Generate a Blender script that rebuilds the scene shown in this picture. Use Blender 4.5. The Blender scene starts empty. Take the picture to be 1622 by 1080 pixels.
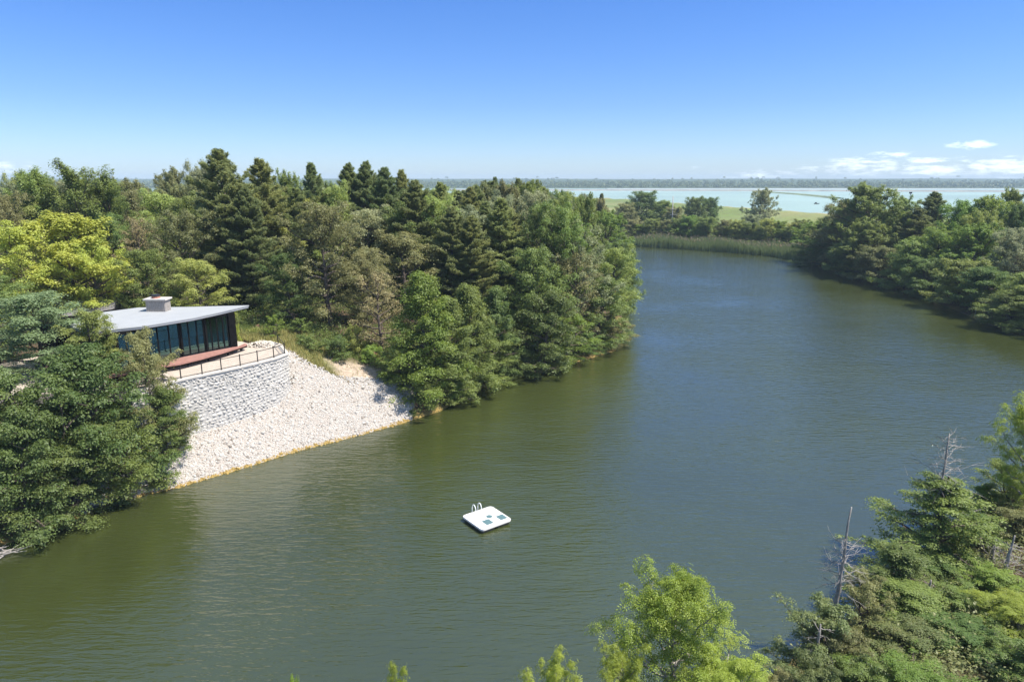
import bpy, math, random
import numpy as np
from mathutils import Vector, Matrix
rad = math.radians
S = bpy.context.scene
COL = S.collection
rng = np.random.default_rng(7)
random.seed(7)

# ------------------------------------------------------------------ camera
CAM_H = 25.0
PITCH = rad(13.22)
SP, CP = math.sin(PITCH), math.cos(PITCH)
F = 1081.0
cam_d = bpy.data.cameras.new('camera')
cam_d.sensor_width = 36.0
cam_d.lens = 24.0
cam_d.clip_start = 0.5
cam_d.clip_end = 20000
cam = bpy.data.objects.new('camera', cam_d)
cam.location = (0, 0, CAM_H)
cam.rotation_euler = (math.pi / 2 - PITCH, 0, 0)
COL.objects.link(cam)
S.camera = cam

# ------------------------------------------------------------------ sun, sky, exposure
SUN_AZ = rad(103)      # clockwise from +Y (view direction) towards +X
SUN_EL = rad(60)
sun_d = bpy.data.lights.new('sun', 'SUN')
sun_d.energy = 4.7
sun_d.angle = rad(0.53)
sun_d.color = (1.0, 0.95, 0.87)
sun = bpy.data.objects.new('sun', sun_d)
sdir = Vector((math.sin(SUN_AZ) * math.cos(SUN_EL), math.cos(SUN_AZ) * math.cos(SUN_EL), math.sin(SUN_EL)))
sun.rotation_euler = sdir.to_track_quat('Z', 'Y').to_euler()
sun.location = sdir * 300
COL.objects.link(sun)

world = bpy.data.worlds.new('World')
S.world = world
world.use_nodes = True
wn, wl = world.node_tree.nodes, world.node_tree.links
wn.clear()
w_out = wn.new('ShaderNodeOutputWorld')
w_bg = wn.new('ShaderNodeBackground')
w_bg.inputs['Strength'].default_value = 0.15
sky = wn.new('ShaderNodeTexSky')
sky.sky_type = 'NISHITA'
sky.sun_disc = False
sky.sun_elevation = SUN_EL
sky.sun_rotation = SUN_AZ
sky.altitude = 0
sky.air_density = 1.0
sky.dust_density = 0.35
sky.ozone_density = 3.0
wl.new(w_bg.outputs[0], w_out.inputs[0])


def wmath(op, a, b=None, c=None, clamp=False):
    n = wn.new('ShaderNodeMath'); n.operation = op; n.use_clamp = clamp
    for i, v in enumerate((a, b, c)):
        if v is None: continue
        if isinstance(v, (int, float)): n.inputs[i].default_value = v
        else: wl.new(v, n.inputs[i])
    return n.outputs[0]


SKY_T = [(.445, .535, .74, 1), (.375, .455, .655, 1), (.345, .445, .675, 1), (1.20, 1.08, .86, 1)]
# small fair-weather clouds low over the horizon, laid out by compass bearing and elevation
w_tc = wn.new('ShaderNodeTexCoord')
w_sep = wn.new('ShaderNodeSeparateXYZ'); wl.new(w_tc.outputs['Generated'], w_sep.inputs[0])
w_az = wmath('ARCTAN2', w_sep.outputs[0], w_sep.outputs[1])
w_el = wmath('ARCSINE', w_sep.outputs[2])
w_n = wn.new('ShaderNodeTexNoise'); w_n.inputs['Scale'].default_value = 1.0
w_n.inputs['Detail'].default_value = 7; w_n.inputs['Roughness'].default_value = 0.62
w_cmb = wn.new('ShaderNodeCombineXYZ')
wl.new(wmath('MULTIPLY', w_az, 52.0), w_cmb.inputs[0]); wl.new(wmath('MULTIPLY', w_el, 210.0), w_cmb.inputs[1])
wl.new(w_cmb.outputs[0], w_n.inputs['Vector'])
CLOUDS = [(27.0, .9, 5.5, 1.0, .62), (36.0, .9, 6.5, 1.1, .7), (20, .5, 6, .45, .5), (26.0, 1.25, 3.4, .55, .75), (28.2, 1.8, 2.0, .35, .75), (30.2, 1.35, 2.2, .32, .9), (31.0, .65, 3.3, .5, 1.0),
          (32.9, 2.35, 1.8, .42, .95), (35.6, .8, 3.3, .6, 1.05), (38.2, .5, 3.0, .7, 1.0), (19.5, .35, 2.3, .3, .85),
          (17.2, .3, 1.0, .25, .7), (14.4, 1.0, 1.2, .25, .4), (23.2, .8, 2.6, .4, .55), (-37.0, .75, 5.0, .75, .55),
          (-31.5, .45, 4.0, .45, .5), (-50, 2.5, 5, .9, .8), (48, 1.6, 5, 1.0, 1.0), (60, 3, 7, 1.3, 1.0), (-65, 2, 8, 1.2, .9)]
w_mask = None
for a, e, wa, we, s in CLOUDS:
    dx = wmath('DIVIDE', wmath('SUBTRACT', w_az, rad(a)), rad(wa))
    dy = wmath('DIVIDE', wmath('SUBTRACT', w_el, rad(e)), rad(we))
    d2 = wmath('ADD', wmath('MULTIPLY', dx, dx), wmath('MULTIPLY', dy, dy))
    g = wmath('MULTIPLY', wmath('SUBTRACT', 1.0, d2, clamp=True), s)
    w_mask = g if w_mask is None else wmath('MAXIMUM', w_mask, g)
w_cov = wmath('MULTIPLY', wmath('SUBTRACT', wmath('ADD', wmath('MULTIPLY', w_mask, .34), w_n.outputs[0]), .62), 4.2, clamp=True)
w_cov = wmath('MULTIPLY', w_cov, wmath('MULTIPLY', w_mask, 1.6, clamp=True))
w_cov = wmath('MULTIPLY', w_cov, 0.5)
w_mix = wn.new('ShaderNodeMix'); w_mix.data_type = 'RGBA'
w_hsv = wn.new('ShaderNodeHueSaturation'); w_hsv.inputs['Saturation'].default_value = 1.12
w_hsv.inputs['Saturation'].default_value = 1.08
# colour of the air by height above the horizon: clear, blue, hardly yellow at the rim
w_rmp = wn.new('ShaderNodeValToRGB'); w_rmp.color_ramp.elements[0].position = 0.0; w_rmp.color_ramp.elements[1].position = 1.0
w_rmp.color_ramp.elements[0].color = SKY_T[0]; w_rmp.color_ramp.elements[1].color = SKY_T[3]
for pp, cc_ in ((.10, SKY_T[1]), (.30, SKY_T[2])):
    e_ = w_rmp.color_ramp.elements.new(pp); e_.color = cc_
wl.new(wmath('MULTIPLY', wmath('MAXIMUM', w_el, 0.0), 1.0), w_rmp.inputs[0])
w_mul = wn.new('ShaderNodeMix'); w_mul.data_type = 'RGBA'; w_mul.blend_type = 'MULTIPLY'; w_mul.inputs[0].default_value = 1.0
wl.new(sky.outputs[0], w_mul.inputs[6]); wl.new(w_rmp.outputs[0], w_mul.inputs[7])
wl.new(w_mul.outputs[2], w_hsv.inputs['Color'])
wl.new(w_cov, w_mix.inputs[0]); wl.new(w_hsv.outputs[0], w_mix.inputs[6])
w_mix.inputs[7].default_value = (7.6, 7.8, 8.1, 1)
wl.new(w_mix.outputs[2], w_bg.inputs[0])

S.view_settings.view_transform = 'Standard'
S.view_settings.look = 'None'
S.view_settings.exposure = 0.82
S.view_settings.gamma = 1.0
S.cycles.max_bounces = 6
S.cycles.diffuse_bounces = 3
S.cycles.glossy_bounces = 3
S.cycles.transmission_bounces = 4
S.cycles.transparent_max_bounces = 8
S.cycles.volume_bounces = 0
S.cycles.sample_clamp_indirect = 6
S.cycles.use_denoising = True
S.cycles.use_adaptive_sampling = True
S.cycles.adaptive_threshold = 0.015


# ------------------------------------------------------------------ helpers
def ray(px, py):
    xc = (px - 811.0) / F; yc = (540.0 - py) / F
    return xc, CP + yc * SP, -SP + yc * CP          # per unit forward


def P(px, py, z=0.0):
    """ground position, at height z, of a point read off the photograph"""
    dx, dy, dz = ray(px, py)
    t = (z - CAM_H) / dz
    return (dx * t, dy * t, z)


def AT(px, py, Y):
    """position at distance Y of a point read off the photograph"""
    dx, dy, dz = ray(px, py)
    t = Y / dy
    return (dx * t, Y, CAM_H + dz * t, t)


def tag(o, label=None, cat=None, group=None, kind=None):
    if label: o['label'] = label
    if cat: o['category'] = cat
    if group: o['group'] = group
    if kind: o['kind'] = kind
    return o


def empty(name, loc=(0, 0, 0), rz=0.0):
    o = bpy.data.objects.new(name, None)
    o.location = loc; o.rotation_euler = (0, 0, rz); o.empty_display_size = 0.2
    COL.objects.link(o)
    return o


def mesh_np(name, V, faces_flat, counts, mat=None, attrs=None, smooth=False, colors=None):
    """V (n,3); faces_flat int array of loops; counts verts per face"""
    me = bpy.data.meshes.new(name)
    V = np.ascontiguousarray(V, dtype=np.float32)
    ff = np.ascontiguousarray(faces_flat, dtype=np.int32)
    cc = np.ascontiguousarray(counts, dtype=np.int32)
    me.vertices.add(len(V)); me.vertices.foreach_set('co', V.ravel())
    me.loops.add(len(ff)); me.loops.foreach_set('vertex_index', ff)
    me.polygons.add(len(cc))
    st = np.zeros(len(cc), dtype=np.int32); st[1:] = np.cumsum(cc)[:-1]
    me.polygons.foreach_set('loop_start', st)
    if smooth: me.polygons.foreach_set('use_smooth', np.ones(len(cc), dtype=bool))
    me.update(calc_edges=True)
    if attrs:
        for k, a in attrs.items():
            at = me.attributes.new(k, 'FLOAT', 'FACE' if len(a) == len(cc) else 'POINT')
            at.data.foreach_set('value', np.ascontiguousarray(a, dtype=np.float32))
    if colors is not None:
        at = me.attributes.new('Col', 'FLOAT_COLOR', 'POINT')
        c4 = np.ones((len(V), 4), dtype=np.float32); c4[:, :3] = colors
        at.data.foreach_set('color', c4.ravel())
    if mat: me.materials.append(mat)
    return me


def link(name, me, parent=None, loc=None):
    o = bpy.data.objects.new(name, me)
    if parent: o.parent = parent
    if loc: o.location = loc
    COL.objects.link(o)
    return o


class MB:
    """collects simple solids into one mesh"""
    def __init__(s): s.v = []; s.f = []
    def add(s, vs, fs):
        b = len(s.v); s.v += [tuple(x) for x in vs]; s.f += [tuple(b + i for i in f) for f in fs]
    def prism(s, poly, z0, z1):
        n = len(poly)
        a = sum(poly[i][0] * poly[(i + 1) % n][1] - poly[(i + 1) % n][0] * poly[i][1] for i in range(n))
        if a < 0: poly = poly[::-1]
        z0s = z0 if isinstance(z0, (list, tuple)) else [z0] * n
        z1s = z1 if isinstance(z1, (list, tuple)) else [z1] * n
        vs = [(p[0], p[1], z) for p, z in zip(poly, z0s)] + [(p[0], p[1], z) for p, z in zip(poly, z1s)]
        fs = [tuple(range(n))[::-1], tuple(range(n, 2 * n))] + [(i, (i + 1) % n, n + (i + 1) % n, n + i) for i in range(n)]
        s.add(vs, fs)
    def beam(s, a, b, w, h, up=(0, 0, 1)):
        a = Vector(a); b = Vector(b); d = (b - a).normalized(); up = Vector(up)
        if abs(d.dot(up)) > .98: up = Vector((1, 0, 0))
        r = d.cross(up).normalized() * w / 2; u = r.cross(d).normalized() * h / 2
        vs = [a - r - u, a + r - u, a + r + u, a - r + u, b - r - u, b + r - u, b + r + u, b - r + u]
        s.add(vs, [(0, 1, 2, 3), (7, 6, 5, 4), (0, 4, 5, 1), (1, 5, 6, 2), (2, 6, 7, 3), (3, 7, 4, 0)])
    def tube(s, pts, rs, n=6, cap=True):
        pts = [Vector(p) for p in pts]; m = len(pts); vs = []; fs = []
        if not isinstance(rs, (list, tuple)): rs = [rs] * m
        for i, p in enumerate(pts):
            d = (pts[min(i + 1, m - 1)] - pts[max(i - 1, 0)]).normalized()
            r = d.cross(Vector((0, 0, 1)) if abs(d.z) < .95 else Vector((1, 0, 0))).normalized(); u = r.cross(d)
            for k in range(n):
                a = 2 * math.pi * k / n
                vs.append(p + (r * math.cos(a) + u * math.sin(a)) * rs[i])
        for i in range(m - 1):
            for k in range(n):
                fs.append((i * n + k, i * n + (k + 1) % n, (i + 1) * n + (k + 1) % n, (i + 1) * n + k))
        if cap: fs += [tuple(range(n)), tuple(range((m - 1) * n, m * n))[::-1]]
        s.add(vs, fs)
    def build(s, name, mat, parent=None, bevel=0.0, smooth=False):
        me = bpy.data.meshes.new(name); me.from_pydata(s.v, [], s.f); me.materials.append(mat)
        import bmesh
        bm = bmesh.new(); bm.from_mesh(me); bmesh.ops.recalc_face_normals(bm, faces=bm.faces); bm.to_mesh(me); bm.free()
        if smooth: me.polygons.foreach_set('use_smooth', [True] * len(me.polygons))
        o = link(name, me, parent)
        if bevel:
            b = o.modifiers.new('bevel', 'BEVEL'); b.width = bevel; b.segments = 2; b.limit_method = 'ANGLE'
        return o


# ------------------------------------------------------------------ materials
def nt(name):
    m = bpy.data.materials.new(name); m.use_nodes = True
    t = m.node_tree; t.nodes.clear()
    out = t.nodes.new('ShaderNodeOutputMaterial')
    return m, t, out


def mn(t, kind, **kw):
    n = t.nodes.new(kind)
    for k, v in kw.items():
        if k in n.inputs: n.inputs[k].default_value = v
        else: setattr(n, k, v)
    return n


def principled(name, col, rough=.6, var=.15, vscale=3.0, bump=0.0, bscale=20.0, metal=0.0, spec=.5, detail=5):
    m, t, out = nt(name)
    b = mn(t, 'ShaderNodeBsdfPrincipled'); b.inputs['Roughness'].default_value = rough
    b.inputs['Metallic'].default_value = metal; b.inputs['Specular IOR Level'].default_value = spec
    g = mn(t, 'ShaderNodeNewGeometry')
    no = mn(t, 'ShaderNodeTexNoise'); no.inputs['Scale'].default_value = vscale; no.inputs['Detail'].default_value = detail
    t.links.new(g.outputs['Position'], no.inputs['Vector'])
    r = mn(t, 'ShaderNodeValToRGB')
    c = np.array(col)
    r.color_ramp.elements[0].position = .3; r.color_ramp.elements[1].position = .7
    r.color_ramp.elements[0].color = (*(c * (1 - var)), 1); r.color_ramp.elements[1].color = (*np.minimum(c * (1 + var), 1), 1)
    t.links.new(no.outputs[0], r.inputs[0]); t.links.new(r.outputs[0], b.inputs['Base Color'])
    if bump:
        n2 = mn(t, 'ShaderNodeTexNoise'); n2.inputs['Scale'].default_value = bscale; n2.inputs['Detail'].default_value = 6
        t.links.new(g.outputs['Position'], n2.inputs['Vector'])
        bp = mn(t, 'ShaderNodeBump'); bp.inputs['Strength'].default_value = 1.0; bp.inputs['Distance'].default_value = bump
        t.links.new(n2.outputs[0], bp.inputs['Height']); t.links.new(bp.outputs[0], b.inputs['Normal'])
    t.links.new(b.outputs[0], out.inputs[0])
    return m


def leaf_mat(name, c1, c2, trans=.42, rough=.5, spec=.35, objvar=.10):
    """c1..c2: range of leaf colours, chosen leaf by leaf"""
    m, t, out = nt(name)
    at = mn(t, 'ShaderNodeAttribute'); at.attribute_name = 'v'
    mix = mn(t, 'ShaderNodeMix'); mix.data_type = 'RGBA'
    mix.inputs[6].default_value = (*c1, 1); mix.inputs[7].default_value = (*c2, 1)
    t.links.new(at.outputs['Fac'], mix.inputs[0])
    oi = mn(t, 'ShaderNodeObjectInfo')
    hs = mn(t, 'ShaderNodeHueSaturation')
    mr = mn(t, 'ShaderNodeMapRange'); mr.inputs['To Min'].default_value = 1 - objvar * 1.6; mr.inputs['To Max'].default_value = 1 + objvar * 1.6
    t.links.new(oi.outputs['Random'], mr.inputs[0]); t.links.new(mr.outputs[0], hs.inputs['Value'])
    mh = mn(t, 'ShaderNodeMapRange'); mh.inputs['To Min'].default_value = .5 + objvar * .16; mh.inputs['To Max'].default_value = .5 - objvar * .16
    mm = mn(t, 'ShaderNodeMath'); mm.operation = 'FRACT'
    m7 = mn(t, 'ShaderNodeMath'); m7.operation = 'MULTIPLY'; m7.inputs[1].default_value = 7.31
    t.links.new(oi.outputs['Random'], m7.inputs[0]); t.links.new(m7.outputs[0], mm.inputs[0]); t.links.new(mm.outputs[0], mh.inputs[0])
    t.links.new(mh.outputs[0], hs.inputs['Hue'])
    t.links.new(mix.outputs[2], hs.inputs['Color'])
    b = mn(t, 'ShaderNodeBsdfPrincipled'); b.inputs['Roughness'].default_value = rough; b.inputs['Specular IOR Level'].default_value = spec
    tr = mn(t, 'ShaderNodeBsdfTranslucent')
    hs2 = mn(t, 'ShaderNodeHueSaturation'); hs2.inputs['Hue'].default_value = .485; hs2.inputs['Saturation'].default_value = 1.1; hs2.inputs['Value'].default_value = 1.35
    t.links.new(hs.outputs[0], hs2.inputs['Color'])
    t.links.new(hs.outputs[0], b.inputs['Base Color']); t.links.new(hs2.outputs[0], tr.inputs['Color'])
    ms = mn(t, 'ShaderNodeMixShader'); ms.inputs[0].default_value = trans
    t.links.new(b.outputs[0], ms.inputs[1]); t.links.new(tr.outputs[0], ms.inputs[2])
    t.links.new(ms.outputs[0], out.inputs[0])
    return m


M = {}
M['bark'] = principled('bark', (.11, .085, .065), .9, .35, 6)
M['bark_grey'] = principled('bark_grey', (.30, .27, .24), .9, .3, 9)
M['bark_dead'] = principled('bark_dead', (.27, .245, .22), .9, .35, 5)
LM = {
    'mid':    leaf_mat('leaf_mid', (0.139, 0.196, 0.051), (0.267, 0.324, 0.087)),
    'dark':   leaf_mat('leaf_dark', (0.096, 0.149, 0.043), (0.192, 0.25, 0.072)),
    'olive':  leaf_mat('leaf_olive', (0.181, 0.196, 0.077), (0.32, 0.317, 0.128)),
    'light':  leaf_mat('leaf_light', (0.215, 0.267, 0.068), (0.379, 0.418, 0.122)),
    'yellow': leaf_mat('leaf_yellow', (0.33, 0.388, 0.066), (0.5, 0.543, 0.132), objvar=.05),
    'bright': leaf_mat('leaf_bright', (0.143, 0.222, 0.043), (0.254, 0.346, 0.07)),
    'pale':   leaf_mat('leaf_pale', (0.213, 0.25, 0.128), (0.373, 0.399, 0.21)),
    'near':   leaf_mat('leaf_near', (0.185, 0.275, 0.038), (0.34, 0.41, 0.075), trans=.38),
    'brown':  leaf_mat('leaf_brown', (0.245, 0.215, 0.109), (0.405, 0.324, 0.163)),
    'rust':   leaf_mat('leaf_rust', (0.128, 0.171, 0.063), (0.25, 0.269, 0.101)),
    'pine':   leaf_mat('needle_dark', (0.145, 0.190, 0.078), (0.265, 0.310, 0.125), trans=.36, spec=.25),
    'pineol': leaf_mat('needle_olive', (0.195, 0.235, 0.085), (0.32, 0.355, 0.135), trans=.36, spec=.25),
    'blue':   leaf_mat('leaf_bluegreen', (0.149, 0.215, 0.1), (0.267, 0.343, 0.163)),
}


# ------------------------------------------------------------------ lake outline and terrain
LAKE = [(-150, 0), (-60, 8), (-20, 20), (0, 24.5), (9, 27.5), (14, 31), (20, 35.5), (26, 40.5), (31, 45), (36, 49.5), (43, 53.5), (54, 57), (75, 62), (105, 72), (128, 84),
        (112, 96), P(1622, 532)[:2], P(1560, 512)[:2], P(1500, 486)[:2], P(1440, 461)[:2], P(1350, 438)[:2], P(1290, 419)[:2], P(1220, 406)[:2],
        P(1150, 400)[:2], P(1060, 394)[:2], P(1000, 390)[:2], (34, 286), (26, 270), (32, 235), (30, 200), (25, 160), (21, 128), (18, 108),
        P(975, 556)[:2], P(920, 572)[:2], P(860, 590)[:2], P(800, 602)[:2], P(745, 622)[:2], P(700, 650)[:2], P(640, 669)[:2], P(560, 691)[:2],
        P(470, 714)[:2], P(380, 742)[:2], P(285, 770)[:2], (-31.5, 50.5), (-34, 45.5), (-38, 41.5), (-52, 37.5), (-90, 34), (-150, 30)]
RES = [(330, 300), (245, 380), (200, 430), (166, 590), (125, 800), (60, 960), (-110, 1150), (-900, 1350), (-2500, 1500), (-2500, 1930), (-600, 1930),
       (800, 1930), (2500, 1900), (4000, 1800), (4000, 300)]


def sdf(poly, X, Y):
    """signed distance, positive outside the polygon"""
    shp = X.shape; x = X.ravel(); y = Y.ravel()
    d = np.full(x.shape, 1e18); inside = np.zeros(x.shape, bool); n = len(poly)
    for i in range(n):
        ax, ay = poly[i]; bx, by = poly[(i + 1) % n]
        ex, ey = bx - ax, by - ay
        t = np.clip(((x - ax) * ex + (y - ay) * ey) / (ex * ex + ey * ey + 1e-12), 0, 1)
        d = np.minimum(d, (x - ax - t * ex) ** 2 + (y - ay - t * ey) ** 2)
        c = ((ay > y) != (by > y)) & (x < (bx - ax) * (y - ay) / (by - ay + 1e-12) + ax)
        inside ^= c
    d = np.sqrt(d)
    return np.where(inside, -d, d).reshape(shp)


def sst(a, b, x):
    t = np.clip((x - a) / (b - a), 0, 1); return t * t * (3 - 2 * t)


def vnoise(x, y, s, seed=0):
    """cheap smooth noise from sines"""
    r = np.random.default_rng(seed); o = np.zeros_like(x)
    for k in range(6):
        a = r.uniform(0, 6.28); f = s * r.uniform(.6, 1.9)
        o += np.sin((x * math.cos(a) + y * math.sin(a)) * f + r.uniform(0, 6.28))
    return o / 3.0


TZ = 8.0   # terrace level
POSTS = [P(px, py, TZ) for px, py in ((205, 620), (232, 613.5), (259, 607), (287, 600), (320.6, 593), (351, 586.5), (381, 580), (408.5, 573.5),
                                      (434, 567), (451.3, 560.5), (441, 548))]
WALLTOP = [(p[0], p[1]) for p in POSTS]


def offset_path(pts, d):
    out = []
    for i, p in enumerate(pts):
        a = pts[max(i - 1, 0)]; b = pts[min(i + 1, len(pts) - 1)]
        tx, ty = b[0] - a[0], b[1] - a[1]; l = math.hypot(tx, ty)
        out.append((p[0] + ty / l * d, p[1] - tx / l * d))
    return out


WALLFACE = offset_path(WALLTOP, .30)
TERRACE = WALLFACE + [(POSTS[-1][0] - 3.2, POSTS[-1][1] + 1.5), (-27.5, 71.5), (-31, 74), (-43, 73), (-50, 62), (-47, 52)]


def shoulder(x):
    return np.interp(x, [-27, -23.7, -22.4, -21, -19, -17.2, -14.7, -11], [7.7, 6.9, 6.1, 5.4, 4.4, 4.0, 3.5, 3.2])


def height(X, Y):
    s = sdf(LAKE, X, Y); q = sdf(RES, X, Y)
    T = np.full(X.shape, 3.0)
    left = 1 - sst(-22, 16, X)                                   # the wooded rise on the left
    T = np.where((Y > 35) & (X < 60), 3.2 + 4.3 * left * (1 - .35 * sst(110, 220, Y)), T)
    # grassy shoulder right of the terrace, down to the bare path
    near = 1 - sst(75, 94, Y)
    T = np.where((X < 10) & (Y > 50), T * (1 - near) + near * shoulder(X), T)
    T = T * (1 - sst(225, 262, Y)) + 1.6 * sst(225, 262, Y)
    T = np.where(Y < 35, 2.2, T)
    T = T + .35 * vnoise(X, Y, .11, 3) * sst(3, 12, s)
    slope = np.where((X < -8) & (Y > 48) & (Y < 85), .68, .42)
    slope = np.where(Y > 225, .16, slope)
    h = np.minimum(np.maximum(s, 0) * slope, T)
    h = np.where(s < 0, np.maximum(s * .45, -2.2), h)
    # behind the retaining wall the ground is held up, in front of it the stone slope ends
    w = sdf(TERRACE, X, Y)
    inside = np.where(w < 0, 1, 0)
    h = np.where(inside == 1, np.where(-w < 1.6, np.minimum(h, 3.6 + 4.1 * sst(.9, 1.6, -w)), 7.75), h)
    # reservoir and its embankment
    berm = 1.6 + 3.2 * (1 - sst(7, 52, q))
    h = np.where((Y > 230) & (q > 0) & (s > 12) & (q < 60), np.maximum(h, berm), h)
    h = np.where(q < 0, 3.9 - np.minimum(-q * .25, 3), h)
    far = sst(1950, 2300, Y)
    h = h + 7 * far + 24 * sst(2300, 3300, Y) + 1.5 * vnoise(X, Y, .004, 5) * far
    return h, s, q, w


def dense(lo, hi, segs, out):
    a = [lo]
    for s0, s1, st in segs:
        a += list(np.arange(s0, s1, st))
    a.append(hi)
    a = sorted(set(round(v, 3) for v in a))
    g = [a[-1]]; st = out
    while g[-1] < 9000: st *= 1.35; g.append(g[-1] + st)
    g2 = [a[0]]; st = out
    while g2[-1] > -9000: st *= 1.35; g2.append(g2[-1] - st)
    return np.array(g2[::-1][:-1] + a + g[1:])


gx = dense(-160, 360, [(-160, -52, 4), (-52, -6, .7), (-6, 130, 2), (130, 360, 6)], 12)
gy = dense(-60, 700, [(-60, 16, 4), (16, 44, 1.5), (44, 80, .7), (80, 300, 2), (300, 700, 8)], 14)
GX, GY = np.meshgrid(gx, gy)
HZ, SD, QD, WD = height(GX, GY)


def ground(x, y):
    h, s, q, w = height(np.array([[float(x)]]), np.array([[float(y)]]))
    return float(h[0, 0]), float(s[0, 0])


# ground colours: what covers the soil where
c_lit = np.array([.105, .075, .048]); c_grass = np.array([.115, .15, .045]); c_dry = np.array([.26, .23, .10])
c_path = np.array([.40, .32, .245]); c_wet = np.array([.30, .21, .07]); c_mud = np.array([.06, .055, .03]); c_field = np.array([.15, .20, .055])
n1 = vnoise(GX, GY, .5, 11); n2 = vnoise(GX, GY, 1.3, 12)
C = np.ones(GX.shape + (3,)) * c_lit


def blend(C, c, w): return C * (1 - w[..., None]) + c * w[..., None]


C = blend(C, c_grass, np.clip((.4 + n1 * .6), 0, 1) * ((GY < 35) | (GY > 225)))
yard = sst(0, 1, 1 - np.hypot((GX + 21) / 10, (GY - 73.5) / 6.0) + n1 * .12)
C = blend(C, c_dry, yard * np.clip(.55 + n2 * .5, 0, 1))
C = blend(C, c_grass, yard * np.clip(.25 - n2 * .5, 0, 1))
pth = P(566, 589, 4.05)
pw = sst(0, .4, 1 - np.hypot((GX - pth[0]) / 3.6, (GY - pth[1]) / 3.2) + n2 * .12)
C = blend(C, c_path, pw)
pw2 = sst(0, .5, 1 - np.hypot((GX + 25.5) / 3.6, (GY - 71.0) / 2.0) + n2 * .10)
C = blend(C, np.array([.40, .33, .25]), pw2)
C = blend(C, c_field, ((GY > 300) & (QD > 0) & (SD > 30)) * np.clip(.8 + .2 * n1, 0, 1))
C = blend(C, np.array([.26, .24, .11]), ((GY > 300) & (QD > 0) & (SD > 30)) * np.clip(.15 + .4 * vnoise(GX, GY, .06, 21), 0, .7))
C = blend(C, np.array([.30, .24, .12]), ((QD > 0) & (QD < 5)) * 1.0)
C = blend(C, c_wet, (1 - sst(.2, .75, np.abs(SD))))
C = blend(C, c_mud, (SD < -1) * 1.0)
C = blend(C, np.array([.06, .085, .035]), sst(1950, 2000, GY))
m, t, out = nt('soil'); M['soil'] = m
b = mn(t, 'ShaderNodeBsdfPrincipled'); b.inputs['Roughness'].default_value = .95; b.inputs['Specular IOR Level'].default_value = .15
at = mn(t, 'ShaderNodeAttribute'); at.attribute_name = 'Col'
g = mn(t, 'ShaderNodeNewGeometry'); no = mn(t, 'ShaderNodeTexNoise'); no.inputs['Scale'].default_value = 2.2; no.inputs['Detail'].default_value = 8; no.inputs['Roughness'].default_value = .7
t.links.new(g.outputs['Position'], no.inputs['Vector'])
mr = mn(t, 'ShaderNodeMapRange'); mr.inputs['From Min'].default_value = .3; mr.inputs['From Max'].default_value = .7; mr.inputs['To Min'].default_value = .62; mr.inputs['To Max'].default_value = 1.35
t.links.new(no.outputs[0], mr.inputs[0])
vm = mn(t, 'ShaderNodeVectorMath'); vm.operation = 'SCALE'
t.links.new(at.outputs['Color'], vm.inputs[0]); t.links.new(mr.outputs[0], vm.inputs['Scale']); t.links.new(vm.outputs[0], b.inputs['Base Color'])
bp = mn(t, 'ShaderNodeBump'); bp.inputs['Distance'].default_value = .12; t.links.new(no.outputs[0], bp.inputs['Height']); t.links.new(bp.outputs[0], b.inputs['Normal'])
t.links.new(b.outputs[0], out.inputs[0])
ny, nx = GX.shape
V = np.stack([GX, GY, HZ], -1).reshape(-1, 3)
idx = np.arange(ny * nx).reshape(ny, nx)
Fq = np.stack([idx[:-1, :-1], idx[:-1, 1:], idx[1:, 1:], idx[1:, :-1]], -1).reshape(-1, 4)
me = mesh_np('ground', V, Fq.ravel(), np.full(len(Fq), 4), M['soil'], smooth=True, colors=C.reshape(-1, 3))
tag(link('ground', me), kind='structure')


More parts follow.
